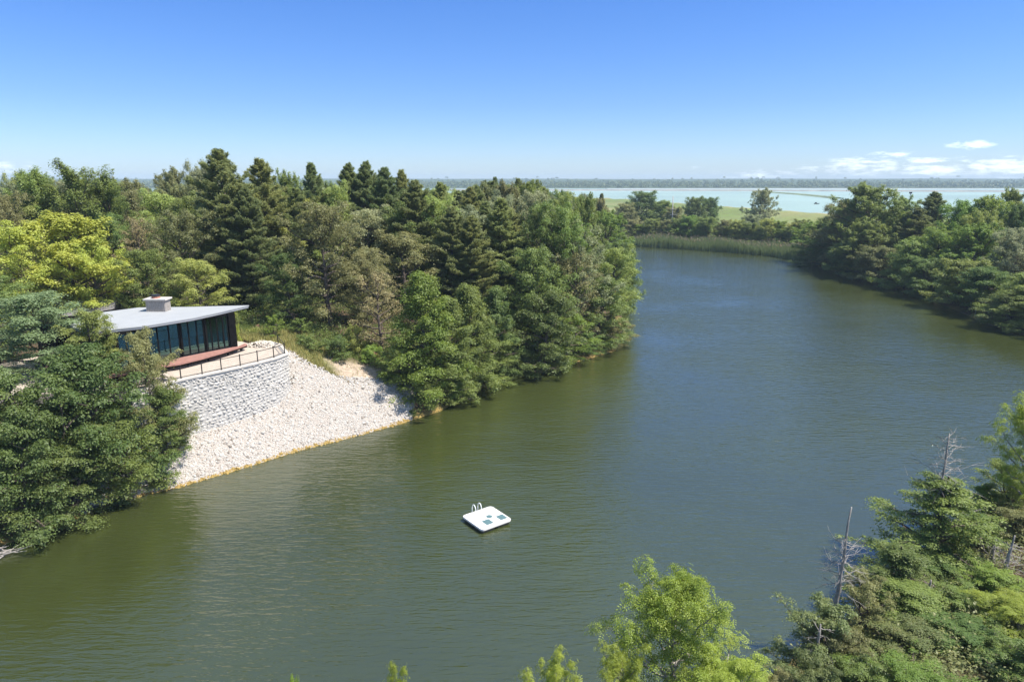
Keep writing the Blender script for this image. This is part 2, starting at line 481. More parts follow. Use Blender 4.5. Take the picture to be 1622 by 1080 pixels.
# ------------------------------------------------------------------ water
def water_mat(name, body, rough, amp, far=False, spec=.5, ior=1.333):
    m, t, out = nt(name)
    b = mn(t, 'ShaderNodeBsdfPrincipled'); b.inputs['Roughness'].default_value = rough; b.inputs['IOR'].default_value = ior
    b.inputs['Specular IOR Level'].default_value = spec
    g = mn(t, 'ShaderNodeNewGeometry')
    # murk: slow patches of body colour
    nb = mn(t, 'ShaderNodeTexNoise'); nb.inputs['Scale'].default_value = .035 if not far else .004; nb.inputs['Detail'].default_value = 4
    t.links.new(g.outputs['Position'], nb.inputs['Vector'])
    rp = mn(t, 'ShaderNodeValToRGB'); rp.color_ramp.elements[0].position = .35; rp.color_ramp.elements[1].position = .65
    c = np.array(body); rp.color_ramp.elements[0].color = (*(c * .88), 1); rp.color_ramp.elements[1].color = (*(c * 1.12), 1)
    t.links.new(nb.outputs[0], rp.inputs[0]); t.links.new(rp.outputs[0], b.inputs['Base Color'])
    hsum = None
    layers = [(14, (.55, 2.8), .50, 3), (-12, (1.1, 4.2), .30, 3), (38, (2.6, 5.5), .12, 2), (5, (.22, .5), .5, 2)] if not far else [(4, (.06, .5), 2.0, 4)]
    # patches of livelier and calmer water
    gust = mn(t, 'ShaderNodeTexNoise'); gust.inputs['Scale'].default_value = .035; gust.inputs['Detail'].default_value = 3
    t.links.new(g.outputs['Position'], gust.inputs['Vector'])
    for ang, sc, a, det in layers:
        mp = mn(t, 'ShaderNodeMapping'); mp.inputs['Rotation'].default_value = (0, 0, rad(ang)); mp.inputs['Scale'].default_value = (sc[0], sc[1], 1)
        t.links.new(g.outputs['Position'], mp.inputs['Vector'])
        n = mn(t, 'ShaderNodeTexNoise'); n.inputs['Scale'].default_value = 1; n.inputs['Detail'].default_value = det
        n.inputs['Distortion'].default_value = .35
        t.links.new(mp.outputs[0], n.inputs['Vector'])
        mu = mn(t, 'ShaderNodeMath'); mu.operation = 'MULTIPLY'; mu.inputs[1].default_value = a; t.links.new(n.outputs[0], mu.inputs[0])
        if hsum is None: hsum = mu.outputs[0]
        else:
            ad = mn(t, 'ShaderNodeMath'); ad.operation = 'ADD'; t.links.new(hsum, ad.inputs[0]); t.links.new(mu.outputs[0], ad.inputs[1]); hsum = ad.outputs[0]
    mg = mn(t, 'ShaderNodeMapRange'); mg.inputs['From Min'].default_value = .35; mg.inputs['From Max'].default_value = .65
    mg.inputs['To Min'].default_value = .45; mg.inputs['To Max'].default_value = 1.45
    t.links.new(gust.outputs[0], mg.inputs[0])
    mu = mn(t, 'ShaderNodeMath'); mu.operation = 'MULTIPLY'; t.links.new(hsum, mu.inputs[0]); t.links.new(mg.outputs[0], mu.inputs[1])
    bp = mn(t, 'ShaderNodeBump'); bp.inputs['Distance'].default_value = amp; bp.inputs['Strength'].default_value = 1.0
    t.links.new(mu.outputs[0], bp.inputs['Height']); t.links.new(bp.outputs[0], b.inputs['Normal'])
    t.links.new(b.outputs[0], out.inputs[0])
    return m


M['water'] = water_mat('pond_water', (.038, .047, .013), .08, .17, spec=.8, ior=1.8)
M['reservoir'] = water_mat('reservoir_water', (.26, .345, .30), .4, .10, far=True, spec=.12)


def flat(name, poly, z, mat):
    me = bpy.data.meshes.new(name); me.from_pydata([(x, y, z) for x, y in poly], [], [tuple(range(len(poly)))]); me.materials.append(mat)
    if me.polygons[0].normal.z < 0: me.flip_normals()
    return link(name, me)


tag(flat('water', [(-170, -15), (150, -15), (150, 140), (112, 300), (10, 300), (10, 110), (-60, 80), (-170, 50)], 0, M['water']), kind='structure')
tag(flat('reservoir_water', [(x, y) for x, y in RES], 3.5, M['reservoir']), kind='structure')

# gravel dikes crossing the reservoir
M['dike'] = principled('dike_gravel', (.22, .20, .17), .9, .3, .05)
M['dike_green'] = principled('dike_grass', (.14, .17, .07), .9, .45, .08)
M['sandbar'] = principled('pale_gravel', (.42, .43, .43), .8, .2, .02)


def dike(pts, w, h, mat):
    mb = MB()
    L = offset_path(pts, -w / 2); R = offset_path(pts, w / 2); L2 = offset_path(pts, -w / 5); R2 = offset_path(pts, w / 5)
    n = len(pts); vs = []
    for i in range(n):
        vs += [(*L[i], 3.0), (*L2[i], 3.5 + h), (*R2[i], 3.5 + h), (*R[i], 3.0)]
    fs = [(i * 4 + k, i * 4 + k + 1, i * 4 + k + 5, i * 4 + k + 4) for i in range(n - 1) for k in range(3)]
    fs += [(0, 1, 2, 3), ((n - 1) * 4 + 3, (n - 1) * 4 + 2, (n - 1) * 4 + 1, (n - 1) * 4)]
    mb.add(vs, fs)
    return tag(mb.build('dike', mat), kind='structure')


def PR(px, py): return P(px, py, 3.5)[:2]


dike([PR(x, y) for x, y in ((700, 301.5), (860, 302), (1000, 302.2), (1150, 302.5), (1300, 303), (1460, 303.5), (1622, 304), (1900, 304.5))], 60, 2.3, M['dike'])
dike([PR(x, y) for x, y in ((1195, 303.5), (1230, 306), (1270, 309), (1305, 312.5), (1326, 315))], 16, 1.6, M['dike_green'])
dike([PR(x, y) for x, y in ((960, 299.3), (1200, 299.2), (1450, 299.4), (1800, 300))], 70, .6, M['sandbar'])


# ------------------------------------------------------------------ tree builders
def unit(v): return v / (np.linalg.norm(v, axis=-1, keepdims=True) + 1e-9)


def leaves_mesh(name, Cc, N, D, Ls, Ws, val, mat):
    """diamond leaves: centre, normal, direction, length, width"""
    D = unit(D - N * np.sum(D * N, -1, keepdims=True)); B = np.cross(N, D)
    l = Ls[:, None] / 2; w = Ws[:, None] / 2
    V = np.stack([Cc - D * l, Cc + B * w + D * l * .1, Cc + D * l - N * l * .25, Cc - B * w + D * l * .1], 1).reshape(-1, 3)
    n = len(Cc)
    return mesh_np(name, V, np.arange(n * 4), np.full(n, 4), mat, attrs={'v': np.clip(val, 0, 1)})


class Wood:
    def __init__(s): s.mb = MB()
    def limb(s, pts, r0, r1, n=5):
        m = len(pts); s.mb.tube([tuple(p) for p in pts], [r0 + (r1 - r0) * i / (m - 1) for i in range(m)], n, cap=True)


def curve(a, b, sag, r, k=5, wob=.04):
    a = np.array(a, float); b = np.array(b, float); L = np.linalg.norm(b - a)
    t = np.linspace(0, 1, k)[:, None]; p = a + (b - a) * t
    p[:, 2] += sag * L * np.sin(t[:, 0] * math.pi)
    p[1:-1] += r.normal(0, wob * L, (k - 2, 3))
    return p


def make_broad(seed, H, R, z0=.18, nprim=26, asc=(10, 60), prof='round', leaf=.20, pad=.72, npad=10, nleaf=92, flat_=.36, spiky=0., bare=0., multi=1, irr=.25):
    """broadleaf tree: trunk, limbs, twigs, and pads of leaves carried on the twig ends"""
    r = np.random.default_rng(seed); W = Wood(); pads = []; pdir = []
    for st in range(multi):
        ang = r.uniform(0, 6.28); lean = 0 if multi == 1 else R * .35
        top = np.array([math.cos(ang) * lean + r.normal(0, .03 * H), math.sin(ang) * lean + r.normal(0, .03 * H), H * (.93 if multi == 1 else r.uniform(.75, .93))])
        tr = curve((r.normal(0, .1) * (multi > 1), r.normal(0, .1) * (multi > 1), -.4), top, 0, r, 9, .012)
        r0 = .020 * H + .05
        W.limb(tr, r0 / math.sqrt(multi), .03, 8)
        n = nprim // multi
        for i in range(n):
            f = z0 + (0.97 - z0) * ((i + r.uniform(-.3, .3) + .5) / n)
            f = min(max(f, z0), .97)
            ti = f * 8; k = min(int(ti), 7); base = tr[k] + (tr[k + 1] - tr[k]) * (ti - k)
            u = (f - z0) / (1 - z0)
            if prof == 'round': e = math.sin(math.pi * min(1, .22 + .78 * u)) ** .6 if u < .98 else .25
            elif prof == 'cone': e = (1 - u) ** .75 * .95 + .08
            elif prof == 'vase': e = .45 + .55 * math.sin(math.pi * (u * .8 + .1))
            else: e = (1 - u) ** .45 * min(1, .75 + u)         # bank: wide to the ground
            rr = R * e * r.uniform(1 - irr, 1 + irr * .7)
            az = i * 2.399 + r.uniform(-.5, .5) + st * 1.3
            el = rad(asc[0] + (asc[1] - asc[0]) * u + r.uniform(-10, 10))
            d = np.array([math.cos(az) * math.cos(el), math.sin(az) * math.cos(el), math.sin(el)])
            end = base + d * rr * (1.0 + .25 * math.sin(el))
            end[2] = max(end[2], .35)
            br = curve(base, end, -.06 if spiky == 0 else .02, r, 5, .035)
            W.limb(br, .012 * H * (1 - .6 * u) + .015, .012, 4)
            L = np.linalg.norm(end - base)
            for j in range(npad):
                s = .28 + .72 * (j + r.uniform(0, 1)) / npad
                q = s * 4; kk = min(int(q), 3); pt = br[kk] + (br[kk + 1] - br[kk]) * (q - kk)
                side = np.array([-d[1], d[0], 0]) * r.choice([-1, 1]) * r.uniform(.1, .42) * L * (1.15 - s) + r.normal(0, .12, 3) * L * .5
                side[2] = side[2] * .5 + r.uniform(-.02, .14) * L
                e2 = pt + side + d * r.uniform(0, .12) * L
                if e2[2] < .2: e2[2] = .2 + r.uniform(0, .3)
                if r.uniform() < .7: W.limb([pt, (pt + e2) / 2 + r.normal(0, .03 * L, 3), e2], .02, .006, 3)
                if r.uniform() > bare: pads.append(e2); pdir.append(unit(d + side / (L + .1)))
            pads.append(end); pdir.append(d)
    pads = np.array(pads); pdir = np.array(pdir); npd = len(pads)
    sz = pad * r.uniform(.6, 1.35, npd)
    m = (nleaf * (sz / pad) ** 1.6).astype(int) + 4
    pi = np.repeat(np.arange(npd), m); n = len(pi)
    g = r.normal(0, .52, (n, 3)); g[:, 2] *= flat_
    if spiky:
        s = r.uniform(-.6, 1.5, n)[:, None]; up = unit(pdir[pi] + np.array([0, 0, .9]))
        g = g * (.42 + .25 * (1.4 - s)) + up * s * spiky
    else:
        g[:, 2] -= .35 * (g[:, 0] ** 2 + g[:, 1] ** 2) - .1
    Cc = pads[pi] + g * sz[pi][:, None]
    Cc[:, 2] = np.maximum(Cc[:, 2], .08)
    N = unit(np.array([0, 0, 1.0]) * .75 + unit(g) * .75 + r.normal(0, .42, (n, 3)))
    D = unit(unit(g) + pdir[pi] * .5 + r.normal(0, .6, (n, 3)) + np.array([0, 0, -.25]))
    pv = r.uniform(.15, .85, npd)
    val = pv[pi] * .6 + r.uniform(0, .4, n)
    ls = leaf * r.uniform(.7, 1.35, n)
    return W.mb, (Cc, N, D, ls, ls * .62, val)


def make_pine(seed, H, R, z0=.12, step=.5, nb=5, prof=.3, tuft=.34, dens=1.5, taper=.9):
    r = np.random.default_rng(seed); W = Wood()
    tr = curve((0, 0, -.4), (r.normal(0, .15), r.normal(0, .15), H), 0, r, 9, .004)
    W.limb(tr, .017 * H + .04, .02, 8)
    P0 = []; PD = []; PS = []
    z = z0 * H; i = 0
    while z < H - .3:
        u = (z / H - z0) / (1 - z0)
        e = min(1, .55 + u / prof * .45) * (1 - u) ** taper if u > 0 else 1
        e = min(e * 1.15, 1) + .035
        e *= 1 - .45 * max(0, u - .7) / .3
        k0 = nb if u < .85 else 4
        for b in range(k0):
            az = b * 6.283 / k0 + i * .9 + r.uniform(-.4, .4)
            L = R * e * r.uniform(.5, 1.2)
            el = rad(-6 + 48 * u ** 1.3 + r.uniform(-9, 9))
            d = np.array([math.cos(az) * math.cos(el), math.sin(az) * math.cos(el), math.sin(el)])
            base = np.array([tr[min(int(z / H * 8), 7)][0], tr[min(int(z / H * 8), 7)][1], z])
            end = base + d * L + np.array([0, 0, L * .12])
            br = curve(base, end, -.07, r, 4, .02)
            W.limb(br, .035 + .012 * L, .012, 3)
            nt_ = int((5 + 9.5 * L) * dens)
            s = r.uniform(.22, 1.0, nt_) ** .75
            q = s * 3; kk = np.minimum(q.astype(int), 2)
            pt = br[kk] + (br[kk + 1] - br[kk]) * (q - kk)[:, None]
            sd_ = np.array([-d[1], d[0], 0]); lat = r.uniform(-1, 1, nt_) * .30 * L * (1.1 - s * .75)
            pt = pt + sd_ * lat[:, None] + np.stack([r.normal(0, .05, nt_), r.normal(0, .05, nt_), r.uniform(-.05, .22, nt_)], 1)
            P0.append(pt); PD.append(unit(d * 1.0 + sd_ * np.sign(lat)[:, None] * .5 + np.array([0, 0, .85 + .5 * u]) + r.normal(0, .2, (nt_, 3))))
            PS.append(np.full(nt_, r.uniform(.1, .9)))
        z += step * r.uniform(.75, 1.25) * (1 if u < .8 else .7); i += 1
    # leader
    zz = r.uniform(H - 1.6, H, 26); P0.append(np.stack([np.full(26, tr[-1][0]) + r.normal(0, .05, 26), np.full(26, tr[-1][1]) + r.normal(0, .05, 26), zz], 1))
    PD.append(unit(np.array([0, 0, 1.]) + r.normal(0, .35, (26, 3)))); PS.append(np.full(26, .5))
    P0 = np.concatenate(P0); PD = np.concatenate(PD); PS = np.concatenate(PS)
    m = 11; n = len(P0) * m; pi = np.repeat(np.arange(len(P0)), m)
    dd = unit(PD[pi] + r.normal(0, .55, (n, 3)))
    ls = tuft * r.uniform(.7, 1.3, n)
    Cc = P0[pi] + PD[pi] * (r.uniform(-.3, .6, n) * tuft)[:, None] + dd * (ls * .5)[:, None]
    N = unit(np.cross(dd, r.normal(0, 1, (n, 3))) + np.array([0, 0, .6]))
    return W.mb, (Cc, N, dd, ls, np.full(n, .062) * (tuft / .3), PS[pi] * .6 + r.uniform(0, .4, n))


def make_pinnate(seed, H, R, **kw):
    """broadleaf with compound leaves, for the trees close by"""
    mb, (Cc, N, D, ls, ws, val) = make_broad(seed, H, R, **kw)
    r = np.random.default_rng(seed + 99); k = 7; n = len(Cc)
    D = unit(D - N * np.sum(D * N, -1, keepdims=True)); B = np.cross(N, D)
    pi = np.repeat(np.arange(n), k); j = np.tile(np.arange(k), n)
    s = (j // 2) / 3.0 - .35; sg = np.where(j % 2 == 0, 1, -1.0); sg = np.where(j == k - 1, 0, sg)
    L = ls[pi]
    ld = unit(D[pi] * .55 + B[pi] * sg[:, None] - N[pi] * .15)
    c = Cc[pi] + D[pi] * (s * L)[:, None] + B[pi] * (sg * L * .20)[:, None] - N[pi] * ((s + .35) ** 2 * L * .35)[:, None]
    NN = unit(N[pi] + r.normal(0, .22, (len(pi), 3)))
    return mb, (c, NN, ld, L * .42, L * .165, val[pi] + r.normal(0, .06, len(pi)))


PROTO = {}


def proto(key, res, bark='bark', leaf='mid'):
    mb, arr = res
    me_c = leaves_mesh('crown', *arr, LM[leaf])
    me_t = bpy.data.meshes.new('trunk'); me_t.from_pydata(mb.v, [], mb.f); me_t.materials.append(M[bark])
    me_t.polygons.foreach_set('use_smooth', [True] * len(me_t.polygons))
    Cc = arr[0]
    Rx = np.percentile(np.hypot(Cc[:, 0], Cc[:, 1]), 96)
    PROTO[key] = (me_t, me_c, float(Rx), float(np.percentile(Cc[:, 2], 99.7)))


proto('oak1', make_broad(1, 15, 5.0))
proto('oak2', make_broad(2, 15, 5.4, nprim=30, irr=.35))
proto('oak3', make_broad(3, 14, 4.6, z0=.12, nprim=28, asc=(5, 65), irr=.3))
proto('vase1', make_broad(4, 18, 5.0, z0=.2, nprim=34, asc=(30, 75), prof='vase', spiky=.75, pad=.72, nleaf=100, irr=.3))
proto('vase2', make_broad(5, 17, 4.6, z0=.15, nprim=32, asc=(28, 72), prof='round', spiky=.6, pad=.72, nleaf=100, irr=.3))
proto('bank1', make_broad(6, 12, 4.6, z0=.03, nprim=34, asc=(-8, 62), prof='bank', multi=2, leaf=.17, nleaf=84, pad=.60, flat_=.30, bare=.08))
proto('bank2', make_broad(7, 12, 4.8, z0=.03, nprim=36, asc=(-5, 60), prof='bank', multi=3, leaf=.17, nleaf=84, pad=.60, flat_=.30, bare=.08, irr=.35))
proto('cone1', make_broad(8, 14, 4.2, z0=.04, nprim=36, asc=(0, 60), prof='cone', leaf=.18, npad=9, nleaf=95, spiky=.35, pad=.7))
proto('cone2', make_broad(9, 13, 4.0, z0=.03, nprim=36, asc=(5, 65), prof='cone', leaf=.18, npad=9, nleaf=95, pad=.7, irr=.4, spiky=.3))
proto('big1', make_broad(41, 20, 8.0, flat_=.6, z0=.06, nprim=58, asc=(0, 65), leaf=.34, pad=.95, npad=11, nleaf=64, irr=.35))
proto('big2', make_broad(42, 20, 7.4, flat_=.6, z0=.04, nprim=60, asc=(0, 60), prof='bank', multi=2, leaf=.32, pad=.9, npad=11, nleaf=64, irr=.4))
proto('big3', make_broad(43, 20, 7.6, flat_=.6, z0=.05, nprim=56, asc=(10, 72), prof='round', leaf=.32, pad=.85, npad=11, nleaf=64, irr=.35, spiky=.45))
proto('thin', make_broad(10, 12, 3.8, z0=.15, nprim=26, asc=(15, 60), bare=.45, nleaf=34, npad=10))
proto('shrub1', make_broad(11, 3, 1.8, z0=.02, nprim=22, asc=(5, 65), prof='bank', multi=3, pad=.34, npad=6, nleaf=46, leaf=.13))
proto('shrub2', make_broad(12, 3.5, 1.6, z0=.05, nprim=20, asc=(20, 75), prof='vase', multi=3, pad=.30, npad=6, nleaf=42, leaf=.12, spiky=.3))
proto('pine1', make_pine(21, 20, 5.0, taper=.62, prof=.35))
proto('pine2', make_pine(22, 20, 4.4, nb=5, prof=.3, taper=.55))
proto('pine3', make_pine(23, 18, 3.6, step=.45, prof=.2, taper=.6))
proto('pine4', make_pine(24, 19, 4.0, z0=.2, nb=4, step=.55, prof=.45, taper=.5))
proto('ash1', make_pinnate(31, 10, 3.4, z0=.2, nprim=28, asc=(20, 65), prof='round', leaf=.30, pad=.52, npad=8, nleaf=24, flat_=.5, irr=.35), bark='bark_grey', leaf='near')
proto('ash2', make_pinnate(32, 9, 3.0, z0=.15, nprim=24, asc=(25, 70), prof='vase', leaf=.28, pad=.5, npad=8, nleaf=24, flat_=.5, irr=.35), bark='bark_grey', leaf='near')
proto('near3', make_broad(35, 10, 3.0, z0=.05, nprim=66, asc=(-4, 32), prof='cone', leaf=.105, pad=.30, npad=9, nleaf=62, flat_=.4, irr=.5, bare=.12))
proto('cone3', make_broad(36, 14, 4.2, z0=.03, nprim=50, asc=(5, 60), prof='cone', leaf=.18, npad=10, nleaf=88, pad=.60, flat_=.55, irr=.22))
proto('near1', make_broad(33, 8, 3.4, z0=.04, nprim=48, asc=(5, 72), prof='bank', multi=3, leaf=.12, pad=.34, npad=10, nleaf=66, irr=.55, bare=.2))
proto('near2', make_broad(34, 9, 3.0, z0=.04, nprim=40, asc=(0, 50), prof='cone', leaf=.125, pad=.44, npad=11, nleaf=95, irr=.35, bare=.06))

tree_i = 0


def tree(key, px, py, Y, wpx, label, leaf=None, name='broadleaf_tree', cat='tree', group=None, lift=0.0, zscale=None, rz=None, dx=0.0):
    """px,py: top of the crown in the photo; Y: distance; wpx: crown width in the photo"""
    global tree_i
    x, y, zt, t = AT(px, py, Y)
    g, s = ground(x, Y)
    gx0, gy0 = x, Y
    if s < .5:                                            # keep the foot of the trunk on the bank
        for k in range(60):
            e = .3
            s1 = ground(gx0 + e, gy0)[1] - ground(gx0 - e, gy0)[1]; s2 = ground(gx0, gy0 + e)[1] - ground(gx0, gy0 - e)[1]
            l = math.hypot(s1, s2) + 1e-6
            gx0 += .25 * s1 / l; gy0 += .25 * s2 / l
            g, s = ground(gx0, gy0)
            if s > .6: break
        if k > 10: print('tree moved', label, round(math.hypot(gx0 - x, gy0 - Y), 1))
        zt = CAM_H + (zt - CAM_H) * gy0 / Y
    if Y > 118 and key in ('oak1', 'oak2', 'oak3', 'bank1', 'bank2'):
        key = {'oak1': 'big1', 'oak2': 'big3', 'oak3': 'big3', 'bank1': 'big2', 'bank2': 'big2'}[key]
    me_t, me_c, Rx, Hx = PROTO[key]
    sxy = wpx / F * t / (2 * Rx); sz = (zt - g + .15) / Hx
    if sz < .15: print('LOW tree', label, zt, g); sz = .15
    tree_i += 1
    rr = random.Random(tree_i * 13 + 5)
    o = empty(name, (gx0, gy0, g - .15), rr.uniform(0, 6.28) if rz is None else rz)
    o.scale = (sxy, sxy, sz)
    o.rotation_euler[0] = rr.uniform(-.03, .03); o.rotation_euler[1] = rr.uniform(-.03, .03)
    if 'near' in key or 'bank' in key or 'ash' in key: o.rotation_euler[0] = rr.uniform(-.09, .09)
    link('trunk', me_t, o)
    c = link('crown', me_c, o)
    if leaf:
        c.material_slots[0].link = 'OBJECT'; c.material_slots[0].material = LM[leaf]
    tag(o, label, cat, group)
    return o


